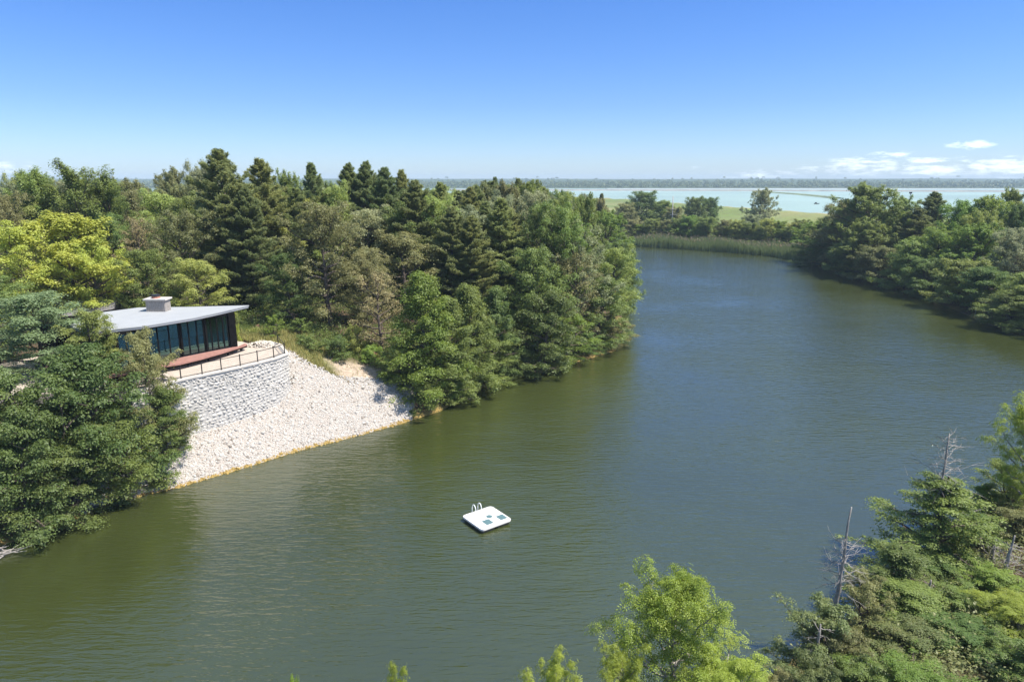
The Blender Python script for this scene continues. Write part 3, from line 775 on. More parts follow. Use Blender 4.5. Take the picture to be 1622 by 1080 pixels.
# ---- woods behind the house and along the left skyline: (proto, px, py, Y, width px, leaf, label)
PT, BT = 'pine_tree', 'broadleaf_tree'
FOREST = [
    # front-left bank
    ('bank2', 232, 528, 55.5, 120, 'olive', BT, 'olive green tree overhanging the left end of the stone terrace wall'),
    ('bank1', 160, 540, 52.5, 210, 'dark', BT, 'wide dark green bank tree below the left end of the pale roof'),
    ('bank2', 60, 575, 48.5, 200, 'dark', BT, 'full green bank tree between the far left corner tree and the roof tree'),
    ('bank1', 200, 648, 51.0, 150, 'mid', BT, 'low green tree spreading over the left foot of the stone slope'),
    ('bank2', 110, 680, 46.8, 190, 'dark', BT, 'dark low tree leaning over the water left of the stone slope'),
    ('bank1', 5, 650, 43.6, 190, 'dark', BT, 'dark green tree at the lower left corner above the driftwood'),
    ('bank1', -70, 590, 46.0, 190, 'dark', BT, 'dark green bank tree cut off by the left edge of the view'),
    ('oak3', 60, 462, 60, 190, 'blue', BT, 'blue green rounded tree below the yellow tree left of the roof'),
    ('oak2', -25, 440, 64, 170, 'mid', BT, 'green tree at the left edge under the yellow crowns'),
    ('bank2', 140, 488, 57, 110, 'light', BT, 'light green tree whose branches lap over the left end of the roof'),
    ('bank1', 250, 612, 55.2, 95, 'mid', BT, 'green tree in front of the left part of the stone wall, reaching the stones'),
    # behind the house
    ('vase2', 85, 338, 80, 180, 'yellow', BT, 'large yellow green tree rising left of the house'),
    ('oak1', 20, 352, 76, 130, 'yellow', BT, 'smaller yellow green tree at the left edge beside the large yellow one'),
    ('oak2', 140, 378, 79, 110, 'yellow', BT, 'yellow green tree right behind the left corner of the roof'),
    ('vase1', 110, 256, 100, 150, 'mid', BT, 'tall green tree with upswept branches on the left skyline'),
    ('vase2', 62, 268, 102, 100, 'mid', BT, 'tall upswept green tree left of the tallest left skyline crown'),
    ('oak1', 22, 276, 130, 60, 'light', BT, 'small pale rounded crown at the far left of the skyline'),
    ('oak2', 5, 305, 92, 90, 'olive', BT, 'olive crown at the left edge above the yellow trees'),
    ('vase2', 160, 278, 104, 80, 'mid', BT, 'green skyline tree on the right shoulder of the tall upswept one'),
    ('thin', 218, 345, 92, 80, 'brown', BT, 'thin brownish tree among the greens above the chimney'),
    ('oak2', 205, 285, 128, 100, 'olive', BT, 'olive rounded crown on the skyline left of the great dark pine'),
    ('oak1', 262, 300, 106, 100, 'light', BT, 'light yellow green crown left of the great dark pine'),
    ('oak3', 262, 268, 140, 80, 'olive', BT, 'distant olive crown peeping over the skyline above the chimney'),
    ('oak1', 315, 258, 132, 80, 'pale', BT, 'pale crown on the skyline touching the great dark pine'),
    ('oak2', 280, 332, 86, 120, 'olive', BT, 'broad olive green tree directly behind the chimney'),
    ('oak3', 235, 395, 80, 110, 'mid', BT, 'mid green tree behind the roof left of the chimney'),
    ('oak1', 310, 408, 79, 100, 'light', BT, 'lower light green tree behind the roof right of the chimney'),
    ('pine1', 352, 240, 93, 140, 'pine', PT, 'great dark pine, tallest on the skyline, behind the house'),
    ('pine4', 414, 254, 97, 100, 'pineol', PT, 'tall olive pine just right of the great dark pine'),
    ('pine2', 388, 300, 90, 90, 'pine', PT, 'dark pine standing behind the right tip of the roof'),
    ('oak3', 455, 272, 120, 70, 'mid', BT, 'small green crown between two pines on the skyline'),
    ('pine3', 497, 261, 110, 70, 'pine', PT, 'slim dark pine pointing above the skyline over the large olive tree'),
    ('pine2', 548, 262, 112, 80, 'pineol', PT, 'left one of the paired skyline pines over the stone slope'),
    ('pine2', 577, 259, 110, 84, 'pine', PT, 'right one of the paired skyline pines over the stone slope'),
    ('pine1', 608, 268, 104, 90, 'pine', PT, 'dark pine with layered boughs right of the paired skyline pines'),
    ('pine3', 640, 272, 112, 70, 'pineol', PT, 'slim olive pine right of the layered dark pine'),
    ('pine1', 660, 288, 100, 100, 'pine', PT, 'broad dark pine above the bright green slope-side tree'),
    ('oak1', 522, 288, 100, 80, 'light', BT, 'yellow green crown in front of the skyline pines'),
    ('pine4', 470, 300, 99, 80, 'pineol', PT, 'olive pine left behind the large olive broadleaf tree'),
    ('oak2', 512, 320, 84, 150, 'olive', BT, 'large olive broadleaf tree standing above the grassy shoulder'),
    ('oak3', 455, 400, 82, 90, 'dark', BT, 'dark green tree behind the sapling at the end of the terrace'),
    ('oak1', 640, 365, 93, 120, 'olive', BT, 'olive rounded tree above and behind the bright green slope-side tree'),
    ('thin', 600, 430, 80, 90, 'brown', BT, 'scraggly brown grey tree above the bare path'),
    ('oak2', 575, 395, 86, 90, 'olive', BT, 'olive tree between the large olive tree and the scraggly brown one'),
    ('pine2', 700, 292, 106, 80, 'pineol', PT, 'olive pine at the notch where the reservoir shows through'),
    ('pine1', 715, 330, 96, 90, 'pine', PT, 'dark pine below the notch in the left skyline'),
    ('pine3', 765, 322, 104, 80, 'pine', PT, 'dark slim pine in the middle of the left woods'),
    ('pine4', 800, 330, 110, 90, 'pineol', PT, 'olive pine in the middle of the left woods behind the bank trees'),
    ('pine2', 745, 345, 95, 90, 'pineol', PT, 'olive pine standing behind the second bank tree'),
    ('pine2', 840, 325, 118, 80, 'pineol', PT, 'olive pine behind the dark bank tree halfway along the point'),
    ('pine3', 875, 330, 122, 80, 'pine', PT, 'dark pine behind the pale crown at the point'),
    ('pine1', 825, 370, 100, 90, 'pine', PT, 'dark pine just above the dark bank trees'),
    ('oak3', 860, 305, 150, 80, 'olive', BT, 'olive crown under the far row of small pines'),
    ('pine3', 785, 283, 150, 44, 'pine', PT, 'dark small pine, the tallest of the far row on the skyline'),
    ('pine4', 817, 284, 155, 40, 'pineol', PT, 'second small pine of the far row on the skyline'),
    ('pine2', 838, 288, 160, 44, 'pine', PT, 'third small pine of the far row on the skyline'),
    ('pine3', 855, 287, 166, 40, 'pineol', PT, 'rightmost small pine of the far row on the skyline'),
    ('oak2', 755, 292, 140, 80, 'rust', BT, 'rusty tinted crown left of the far row of small pines'),
    ('oak1', 895, 305, 185, 80, 'light', BT, 'light green crown where the left woods fall towards the reservoir'),
    ('oak2', 925, 318, 190, 70, 'mid', BT, 'mid green crown at the far right end of the left woods'),
    ('oak3', 962, 335, 180, 90, 'bright', BT, 'bright rounded crown above the pond bend at the end of the point'),
    ('pine3', 960, 308, 240, 30, 'rust', PT, 'small rusty conifer against the reservoir'),
    # bank trees of the point, from the stone slope outwards
    ('cone3', 668, 434, 73.5, 140, 'bright', BT, 'bright green conical tree at the right end of the stone slope'),
    ('bank2', 636, 545, 74.0, 80, 'mid', BT, 'low green tree on the left foot of the bright conical one, over the stones'),
    ('cone2', 712, 470, 76.5, 110, 'mid', BT, 'green pointed tree just behind the bright conical one'),
    ('bank1', 690, 520, 73.5, 110, 'mid', BT, 'low green tree at the water on the right foot of the bright conical one'),
    ('cone3', 745, 452, 80, 110, 'mid', BT, 'green bank tree right of the bright conical one'),
    ('cone2', 800, 455, 84, 90, 'dark', BT, 'dark green bank tree with a pointed top midway along the bank'),
    ('bank2', 775, 520, 81, 120, 'mid', BT, 'low bank tree over the small muddy spot at the water'),
    ('oak3', 850, 392, 92, 120, 'mid', BT, 'rounded green tree high on the bank of the point'),
    ('bank1', 850, 460, 88, 130, 'dark', BT, 'dark full tree reaching the water halfway along the point'),
    ('bank2', 895, 490, 93, 110, 'bright', BT, 'bank tree with yellow green lower branches near the tip'),
    ('vase1', 925, 352, 101, 120, 'pale', BT, 'tall pale green crown near the tip of the point'),
    ('oak1', 970, 388, 112, 90, 'light', BT, 'light green crown leaning out over the water at the tip'),
    ('bank1', 945, 440, 101, 110, 'mid', BT, 'full green tree at the tip of the point'),
    ('thin', 915, 400, 97, 90, 'olive', BT, 'open branched tree with grey limbs showing under the pale crown'),
    ('bank2', 975, 500, 103, 70, 'olive', BT, 'outermost low bush-like tree on the tip of the point'),
    ('bank1', 985, 400, 130, 60, 'mid', BT, 'bank tree just behind the tip beside the open water'),
    ('bank2', 975, 385, 160, 70, 'dark', BT, 'farthest bank tree of the point before the reeds'),
    ('bank1', 730, 585, 77.5, 70, 'dark', BT, 'low dark tree at the water just right of the bright conical one'),
    ('bank2', 822, 548, 86.5, 80, 'dark', BT, 'low dark tree at the water below the dark pointed one'),
    ('bank1', 868, 545, 90, 70, 'mid', BT, 'low mid green tree at the water left of the yellow green branches'),
    ('bank2', 925, 525, 97, 70, 'dark', BT, 'low dark tree at the water under the tall pale crown'),
    # right bank, from the reeds towards the view's edge
    ('oak2', 1385, 292, 190, 130, 'mid', BT, 'largest rounded tree of the right bank against the reservoir'),
    ('oak1', 1338, 318, 200, 80, 'olive', BT, 'rounded tree on the left shoulder of the largest right bank tree'),
    ('oak3', 1430, 312, 184, 80, 'mid', BT, 'green tree on the right shoulder of the largest right bank tree'),
    ('pine2', 1480, 306, 180, 76, 'pine', PT, 'dark pine with open top on the right bank'),
    ('pine4', 1455, 330, 175, 60, 'pine', PT, 'lower dark pine left of the open topped one on the right bank'),
    ('oak1', 1525, 318, 165, 90, 'bright', BT, 'bright green crown right of the right bank pines'),
    ('oak2', 1575, 312, 160, 100, 'bright', BT, 'wide bright crown near the right edge of the view'),
    ('oak3', 1618, 300, 168, 80, 'mid', BT, 'green skyline crown at the right edge of the view'),
    ('oak2', 1300, 350, 212, 90, 'bright', BT, 'green tree where the reeds meet the right bank'),
    ('bank1', 1300, 382, 205, 80, 'dark', BT, 'dark low tree at the right end of the reeds'),
    ('oak3', 1365, 350, 178, 90, 'mid', BT, 'mid height green tree below the largest right bank tree'),
    ('bank2', 1345, 385, 184, 80, 'dark', BT, 'dark waterside tree next to the reed end tree'),
    ('bank1', 1395, 390, 170, 90, 'olive', BT, 'olive waterside tree in the middle of the right bank'),
    ('bank2', 1440, 380, 160, 90, 'mid', BT, 'green waterside tree below the dark pines'),
    ('oak1', 1490, 360, 158, 100, 'bright', BT, 'bright green tree in front of the right bank pines'),
    ('bank1', 1480, 410, 147, 90, 'dark', BT, 'dark waterside tree under the bright green one'),
    ('oak3', 1550, 355, 148, 100, 'bright', BT, 'bright layered tree left of the grey green edge tree'),
    ('bank2', 1530, 410, 136, 100, 'mid', BT, 'layered green waterside tree near the thin stake'),
    ('bank1', 1580, 425, 127, 100, 'dark', BT, 'dark waterside tree behind the thin stake'),
    ('oak1', 1612, 362, 138, 90, 'pale', BT, 'grey green tree at the right edge of the view'),
    ('bank2', 1625, 430, 120, 100, 'mid', BT, 'last waterside tree cut by the right edge of the view'),
    ('bank1', 1602, 462, 114, 100, 'dark', BT, 'low dark bush-like tree at the water where the right bank meets the view edge'),
    ('bank2', 1650, 455, 112, 110, 'mid', BT, 'low green tree at the water cut by the right edge of the view'),
    ('bank1', 1690, 400, 118, 120, 'mid', BT, 'waterside tree just beyond the right edge tree'),
    # beyond the reeds
    ('bank1', 1012, 303, 335, 70, 'dark', BT, 'dark rounded tree behind the reeds left of the utility pole'),
    ('bank1', 1045, 318, 325, 50, 'mid', BT, 'mid green tree touching the utility pole on its left'),
    ('bank1', 1098, 312, 330, 44, 'dark', BT, 'dark dense tree right of the utility pole'),
    ('bank1', 1126, 313, 332, 44, 'dark', BT, 'dark dense tree at the edge of the grass embankment'),
    ('oak3', 1206, 299, 310, 56, 'pale', BT, 'lone grey green tree standing before the grass embankment'),
    ('bank1', 985, 322, 320, 50, 'olive', BT, 'olive tree at the left end of the strip beyond the reeds'),
    ('bank1', 1070, 328, 312, 40, 'olive', BT, 'low olive tree behind the utility pole'),
    ('bank1', 1188, 340, 300, 40, 'pale', BT, 'grey green bushy tree at the foot of the lone tree'),
]
GRP = {BT: 'broadleaf trees of the wooded banks', PT: 'pines of the left and right woods'}
for key, px, py, Y, wp, lf, nm, lab in FOREST:
    tree(key, px, py, Y, wp, lab, lf, nm, 'pine' if nm == PT else 'tree', GRP[nm])

# ---- the hedge-like row beyond the reeds
HEDGE = [(1018, 360, 'bright', 30), (1064, 362, 'light', 28), (1110, 360, 'light', 30), (1155, 362, 'mid', 30), (1200, 364, 'mid', 30), (1244, 366, 'mid', 30), (1008, 352, 'olive', 34), (1030, 350, 'mid', 34), (1052, 352, 'olive', 30), (1078, 350, 'mid', 34), (1098, 346, 'bright', 40), (1122, 348, 'mid', 38), (1145, 352, 'olive', 32),
         (1165, 352, 'light', 32), (1188, 356, 'mid', 34), (1210, 350, 'light', 36), (1232, 354, 'bright', 34), (1254, 356, 'light', 34), (1274, 352, 'mid', 36)]
HEDGE.sort()
NTH = ['leftmost', 'second', 'third', 'fourth', 'fifth', 'sixth', 'seventh', 'eighth', 'ninth', 'tenth', 'eleventh', 'twelfth', 'thirteenth', 'fourteenth', 'fifteenth', 'sixteenth', 'seventeenth', 'eighteenth', 'rightmost']
for i, (px, py, lf, w) in enumerate(HEDGE):
    tone = {'olive': 'olive', 'mid': 'mid green', 'bright': 'bright green', 'light': 'yellow green'}[lf]
    pos = NTH[i] if i in (0, 18) else NTH[i] + ' from the left'
    tree(('bank1', 'bank2')[i % 2], px, py - 4, 285 - i * 2.2, w * 1.15, f'{tone} hedge tree behind the reeds, {pos} of the row', lf, BT, 'tree', 'hedge trees behind the reeds')

# ---- fill of the deep left woods, only crowns glimpsed between the others
SKY_X = [0, 60, 110, 180, 230, 300, 350, 380, 415, 450, 500, 540, 600, 650, 700, 720, 740, 785, 850, 900, 940, 1000]
SKY_Y = [282, 272, 268, 288, 288, 270, 262, 272, 268, 280, 272, 272, 274, 282, 298, 309, 302, 292, 294, 306, 316, 336]
fr = random.Random(41); nfill = 0
for Y, step in ((100, 52), (114, 46), (128, 44), (145, 42), (165, 40), (190, 40), (220, 40)):
    px = -60 + fr.uniform(0, 20)
    while px < 930 - (0 if Y < 180 else -20):
        sk = np.interp(px, SKY_X, SKY_Y)
        py = sk + (fr.uniform(8, 40) if px < 690 else fr.uniform(-8, 8)) + max(0, (118 - Y)) * 1.2
        x, y, zt, t = AT(px, py, Y)
        g, s = ground(x, Y)
        if s > 3 and zt - g > 5:
            pine = (px > 330 and px < 870 and fr.random() < .5)
            key = fr.choice(['pine1', 'pine2', 'pine3', 'pine4']) if pine else fr.choice(['oak1', 'oak2', 'oak3', 'vase2'])
            lf = fr.choice(['pine', 'pineol', 'pineol']) if pine else fr.choice(['mid', 'olive', 'olive', 'light', 'dark', 'pale'])
            zone = 'left part of the woods behind the house' if px < 330 else ('middle of the left woods' if px < 640 else 'right part of the left woods')
            lab = ('pine crown half hidden among others in the ' if pine else 'leafy crown half hidden among others in the ') + zone
            tree(key, px, py, Y, min(fr.uniform(7.5, 10.5) / t * F, 110), lab, lf, PT if pine else BT, 'pine' if pine else 'tree',
                 ('pines' if pine else 'broadleaf trees') + ' half hidden in the ' + zone)
            nfill += 1
        px += step * fr.uniform(.8, 1.25)
for Y, px0, px1, step in ((205, 1330, 1660, 46), (178, 1440, 1700, 50), (152, 1560, 1760, 50)):
    px = px0
    while px < px1:
        py = np.interp(px, [1330, 1385, 1440, 1480, 1520, 1622, 1760], [325, 300, 322, 322, 330, 312, 312]) + fr.uniform(4, 26)
        tree(fr.choice(['oak1', 'oak2', 'oak3']), px, py, Y, fr.uniform(60, 90), 'leafy crown half hidden among others in the right bank woods', fr.choice(['mid', 'bright', 'olive', 'dark']),
             BT, 'tree', 'broadleaf trees half hidden in the right bank woods')
        px += step * fr.uniform(.8, 1.2)

# ---- shrubs and saplings by the house
SHR = [('shrub2', 375, 513, 72.5, 17, 'yellow', 'yellow green shrub beside the dark corner of the house'),
       ('shrub2', 430, 500, 74.5, 34, 'bright', 'bright green sapling behind the end of the terrace railing'),
       ('shrub1', 405, 528, 77, 40, 'light', 'light green low shrub behind the gravel at the terrace end'),
       ('shrub1', 490, 530, 74.5, 50, 'dark', 'dark shrub below the large olive tree, nearest the railing'),
       ('shrub1', 528, 530, 75.5, 54, 'dark', 'dark shrub in the shade above the golden grass'),
       ('shrub1', 560, 515, 79, 40, 'light', 'light green weedy shrub above the bare path'),
       ('shrub2', 470, 505, 77.5, 40, 'mid', 'green shrub between the sapling and the large olive tree'),
       ('shrub1', 590, 548, 77, 46, 'bright', 'green shrub at the back of the bare path'),
       ('shrub1', 612, 590, 72.8, 20, 'mid', 'small shrub at the right end of the bare path'),
       ('shrub1', 652, 660, 70.2, 18, 'light', 'small weed clump at the water end of the stone slope')]
for key, px, py, Y, w, lf, lab in SHR:
    tree(key, px, py, Y, w, lab, lf, 'shrub', 'shrub', 'shrubs around the house and path')

# ---- near bank, bottom right
NEAR = [
    ('ash1', 1066, 914, 26.0, 210, 'near', BT, 'bright yellow green tree rising from the bottom edge over the water'),
    ('ash2', 1150, 1025, 24.5, 170, 'near', BT, 'lower yellow green crown on the right of the bright bottom tree'),
    ('ash2', 985, 1020, 24.0, 110, 'near', BT, 'low yellow green crown on the left foot of the bright bottom tree'),
    ('ash2', 878, 1034, 23.6, 95, 'near', BT, 'small yellow green treetop at the bottom edge, third bright one from the right'),
    ('ash2', 622, 1052, 22.4, 60, 'near', BT, 'tip of a yellow green tree at the bottom edge below the raft'),
    ('ash1', 458, 1072, 21.0, 36, 'near', BT, 'tiny leafy tip at the bottom edge, leftmost of the near tips'),
    ('near1', 1296, 962, 29.0, 165, 'rust', BT, 'dense bush-like tree with reddish olive leaves by the left dead trunk'),
    ('near1', 1235, 1050, 26.0, 100, 'olive', BT, 'low olive bush-like tree at the bottom edge left of the reddish one'),
    ('near3', 1498, 762, 39.0, 215, 'mid', BT, 'dark conical tree around the tall dead top'),
    ('near3', 1436, 862, 35.5, 170, 'dark', BT, 'darker green conical tree between the two dead trunks'),
    ('near1', 1420, 990, 30.0, 170, 'rust', BT, 'reddish olive bush-like tree right of the left dead trunk'),
    ('near1', 1370, 1030, 27.5, 140, 'mid', BT, 'mid green bush at the bottom edge below the left dead trunk'),
    ('near1', 1530, 890, 36.5, 170, 'dark', BT, 'dark green bush-like tree right of the tall dead top'),
    ('near1', 1500, 1000, 30.5, 170, 'dark', BT, 'dark green bush at the bottom edge below the conical tree'),
    ('near1', 1600, 905, 34.0, 120, 'bright', BT, 'bright green bush at the lower right edge'),
    ('ash1', 1625, 950, 31.0, 130, 'near', BT, 'yellow green leafy tree in the lower right corner'),
    ('near1', 1575, 1030, 29.0, 120, 'mid', BT, 'green bush in the lower right corner under the leafy tree'),
    ('bank1', 1560, 770, 47.0, 60, 'bright', BT, 'small bright tree at the water behind the tall dead top'),
    ('bank2', 1612, 735, 46.5, 110, 'mid', BT, 'dark green waterside tree at the right edge below the yellow branch'),
    ('near1', 1625, 800, 41.0, 110, 'olive', BT, 'olive tree at the right edge above the yellow green bush'),
    ('ash1', 1662, 638, 43.5, 120, 'near', BT, 'yellow green branch of a tree reaching in from the right edge'),
    ('near1', 1378, 915, 31.5, 110, 'olive', BT, 'olive bush hugging the right side of the left dead trunk'),
    ('near2', 1462, 930, 33.0, 150, 'mid', BT, 'green tree between the conical tree and the reddish bush'),
    ('near1', 1350, 985, 28.6, 120, 'olive', BT, 'olive bush just right of the foot of the left dead trunk'),
    ('near1', 1460, 1045, 26.5, 170, 'bright', BT, 'bright bush at the bottom edge right of the mid green one'),
    ('near1', 1560, 945, 32.5, 130, 'mid', BT, 'green bush beside the yellow green leafy corner tree'),
    ('near3', 1548, 818, 40.5, 140, 'mid', BT, 'green tree under the leaning grey dead sapling'),
    ('near1', 1640, 1000, 27.5, 150, 'mid', BT, 'green bush cut by the lower right corner'),
    ('near1', 1290, 1050, 25.5, 120, 'rust', BT, 'reddish olive bush at the bottom edge below the largest reddish one'),
]
for key, px, py, Y, w, lf, nm, lab in NEAR:
    tree(key, px, py, Y, w, lab, lf, nm, 'tree', 'trees of the near bank')


def snag(seed, px, py, Y, label, lean=0.0, nbr=26, name='dead_tree', br_z=(.15, .85), L=1.5, Hadd=0):
    r = np.random.default_rng(seed); x, y, zt, t = AT(px, py, Y); g, s = ground(x, Y)
    o = empty(name, (x - lean * (zt - g), Y, g - .1)); H = zt - g
    W = Wood(); tr = curve((0, 0, 0), (lean * H, 0, H), 0, r, 10, .006)
    W.limb(tr, .17, .035, 8)
    W.mb.build('trunk', M['bark_dead'], o, smooth=True)
    Bm = Wood()
    for i in range(nbr):
        f = br_z[0] + (br_z[1] - br_z[0]) * i / nbr; k = min(int(f * 9), 8); b0 = tr[k] + (tr[k + 1] - tr[k]) * (f * 9 - k)
        az = i * 2.4 + r.uniform(-.4, .4); ll = L * (1.15 - f) * r.uniform(.4, 1.3) + .15
        d = np.array([math.cos(az), math.sin(az), r.uniform(-.25, .45)])
        e = b0 + d * ll; c = curve(b0, e, -.08, r, 4, .06)
        Bm.limb(c, .024, .008, 3)
        for j in range(5):
            q = c[r.integers(1, 4)]; dd = d + r.normal(0, .6, 3)
            Bm.limb([q, q + dd * ll * .2 + r.normal(0, .02, 3), q + dd * ll * .4 + r.normal(0, .05, 3)], .011, .005, 3)
    Bm.mb.build('branches', M['bark_dead'], o)
    return tag(o, label, 'dead tree', 'dead trees of the near bank')


snag(1, 1349, 800, 32.0, 'bare grey dead trunk rising from the reddish bush', .03, 34, br_z=(.45, .80), L=1.5)
snag(2, 1504, 684, 39.5, 'tall dead treetop above the conical tree, taller of the dead trunks', .0, 60, br_z=(.45, .99), L=2.4)
snag(3, 1553, 808, 44.0, 'short broken grey stump pole beside the small bright waterside tree', .08, 5, L=.6)
snag(4, 1567, 820, 44.6, 'shortest broken grey pole at the water on the right', .12, 3, L=.4)
snag(5, 1535, 835, 40.5, 'leaning grey dead sapling right of the tall dead top', -.06, 20, L=1.2)
snag(7, 1300, 985, 28.2, 'small grey dead sapling among the reddish bushes left of the left dead trunk', .0, 22, L=1.0, br_z=(.3, .98))
snag(8, 1578, 850, 38.0, 'grey dead sapling between the leaning one and the view edge', .05, 22, L=1.1)
snag(9, 1475, 915, 34.0, 'small dead grey treetop poking out between the conical trees', .05, 20, L=1.0)
snag(6, 1608, 845, 36.0, 'grey dead branchy sapling near the right edge', .10, 24, L=1.3)

# ------------------------------------------------------------------ stone slope (riprap) and retaining wall
ICO = None


def stones(name, C0, size, mat, seed, aspect=(.5, .85), cols=None, flatn=None):
    """many faceted stones in one mesh"""
    r = np.random.default_rng(seed); n = len(C0)
    t_ = (1 + 5 ** .5) / 2
    base = unit(np.array([(-1, t_, 0), (1, t_, 0), (-1, -t_, 0), (1, -t_, 0), (0, -1, t_), (0, 1, t_), (0, -1, -t_), (0, 1, -t_), (t_, 0, -1), (t_, 0, 1), (-t_, 0, -1), (-t_, 0, 1)], float))
    fc = np.array([(0, 11, 5), (0, 5, 1), (0, 1, 7), (0, 7, 10), (0, 10, 11), (1, 5, 9), (5, 11, 4), (11, 10, 2), (10, 7, 6), (7, 1, 8), (3, 9, 4), (3, 4, 2), (3, 2, 6), (3, 6, 8), (3, 8, 9),
                   (4, 9, 5), (2, 4, 11), (6, 2, 10), (8, 6, 7), (9, 8, 1)])
    V = base[None] * r.uniform(.70, 1.2, (n, 12, 1))
    V = V * np.stack([np.ones(n), r.uniform(aspect[0], 1.0, n), r.uniform(aspect[0], aspect[1], n)], 1)[:, None, :]
    # random rotation
    q = unit(r.normal(0, 1, (n, 4))); w, x, y, z = q.T
    Rm = np.stack([1 - 2 * (y * y + z * z), 2 * (x * y - z * w), 2 * (x * z + y * w), 2 * (x * y + z * w), 1 - 2 * (x * x + z * z), 2 * (y * z - x * w),
                   2 * (x * z - y * w), 2 * (y * z + x * w), 1 - 2 * (x * x + y * y)], 1).reshape(n, 3, 3)
    V = np.einsum('nij,nkj->nki', Rm, V) * (size / 2)[:, None, None] + C0[:, None, :]
    Fc = (fc[None] + (np.arange(n) * 12)[:, None, None]).reshape(-1)
    cc = np.repeat(cols, 12, axis=0) if cols is not None else None
    return mesh_np(name, V.reshape(-1, 3), Fc, np.full(n * 20, 3), mat, colors=cc)


def colattr_mat(name, rough=.85, bump=.02, bs=18):
    m, t, out = nt(name)
    b = mn(t, 'ShaderNodeBsdfPrincipled'); b.inputs['Roughness'].default_value = rough; b.inputs['Specular IOR Level'].default_value = .3
    at = mn(t, 'ShaderNodeAttribute'); at.attribute_name = 'Col'
    g = mn(t, 'ShaderNodeNewGeometry'); no = mn(t, 'ShaderNodeTexNoise'); no.inputs['Scale'].default_value = bs; no.inputs['Detail'].default_value = 5
    t.links.new(g.outputs['Position'], no.inputs['Vector'])
    mr = mn(t, 'ShaderNodeMapRange'); mr.inputs['From Min'].default_value = .3; mr.inputs['From Max'].default_value = .7; mr.inputs['To Min'].default_value = .85; mr.inputs['To Max'].default_value = 1.1
    t.links.new(no.outputs[0], mr.inputs[0])
    vm = mn(t, 'ShaderNodeVectorMath'); vm.operation = 'SCALE'
    t.links.new(at.outputs['Color'], vm.inputs[0]); t.links.new(mr.outputs[0], vm.inputs['Scale']); t.links.new(vm.outputs[0], b.inputs['Base Color'])
    bp = mn(t, 'ShaderNodeBump'); bp.inputs['Distance'].default_value = bump; t.links.new(no.outputs[0], bp.inputs['Height']); t.links.new(bp.outputs[0], b.inputs['Normal'])
    t.links.new(b.outputs[0], out.inputs[0])
    return m


M['stone'] = colattr_mat('slope_stone')
M['wallstone'] = colattr_mat('wall_stone', .85, .03, 9)

sx = rng.uniform(-36, -9, 110000); sy = rng.uniform(48, 78, 110000)
hh, ss, qq, ww = height(sx[None], sy[None]); hh = hh[0]; ss = ss[0]; ww = ww[0]
top_lim = shoulder(sx)
ok = (ss > -.45) & (ss * .68 < top_lim + .15) & (ww > -.2) & ((sy - 70.0) < (-(sx + 11.0)) * 3 + 1.0)
right_end = P(645, 668)[:2]
ok &= sx < right_end[0] + .25 * ss
ok &= ss < 11
C0 = np.stack([sx, sy, np.maximum(hh, ss * .5) + .02], 1)[ok]
sel = rng.permutation(len(C0))[:20000]; C0 = C0[sel]
ssz = rng.uniform(.10, .29, len(C0)); ssz = np.where(rng.uniform(size=len(C0)) < .03, ssz * 1.9, ssz)
tone = rng.uniform(.80, 1.08, (len(C0), 1)); hue = rng.uniform(0, 1, (len(C0), 1))
cols = tone * (np.array([.47, .425, .375]) * (1 - hue) + np.array([.49, .47, .435]) * hue)
cols = np.where(rng.uniform(size=(len(C0), 1)) < .09, cols * np.array([.50, .46, .42]), cols)
wet = (C0[:, 2] < .10 + .10 * rng.uniform(size=len(C0)) ** 2 + .06 * vnoise(C0[:, 0], C0[:, 1], 1.1, 9))[:, None]
cols = np.where(wet, np.array([.36, .25, .08]) * tone, cols)
print('riprap', len(C0))
o = link('riprap', stones('riprap', C0, ssz, M['stone'], 5, cols=cols))
tag(o, 'pale broken stones covering the slope between wall and water', 'stones', kind='stuff')

# underlay of gravel between the stones
mask = (SD > -.6) & (SD * .68 < shoulder(GX) + .1) & (GX < right_end[0] + .5) & (GX > -35) & (GY > 50) & (GY < 77) & (WD > -.8) & (SD < 11)
vid = np.where(mask, 1, 0)
fm = (mask[:-1, :-1] & mask[:-1, 1:] & mask[1:, 1:] & mask[1:, :-1]).ravel()
Fs = Fq[fm]; used, inv = np.unique(Fs.ravel(), return_inverse=True)
Vs = V[used].copy(); Vs[:, 2] += .05
M['gravel'] = principled('gravel', (.33, .29, .25), .9, .3, 9, bump=.05, bscale=8)
tag(link('gravel_bed', mesh_np('gravel_bed', Vs, inv, np.full(len(Fs), 4), M['gravel'], smooth=True)), 'fine pale gravel filling between the slope stones', 'gravel', kind='stuff')

# retaining wall: body, rough faced stones in courses, cap
wall = empty('retaining_wall', (WALLFACE[5][0], WALLFACE[5][1], 3)); wall_loc = np.array(wall.location)


def resample(path, step):
    p = np.array(path, float); d = np.r_[0, np.cumsum(np.hypot(*(np.diff(p, axis=0).T)))]
    n = max(2, int(d[-1] / step)); s = np.linspace(0, d[-1], n)
    return np.stack([np.interp(s, d, p[:, 0]), np.interp(s, d, p[:, 1])], 1)


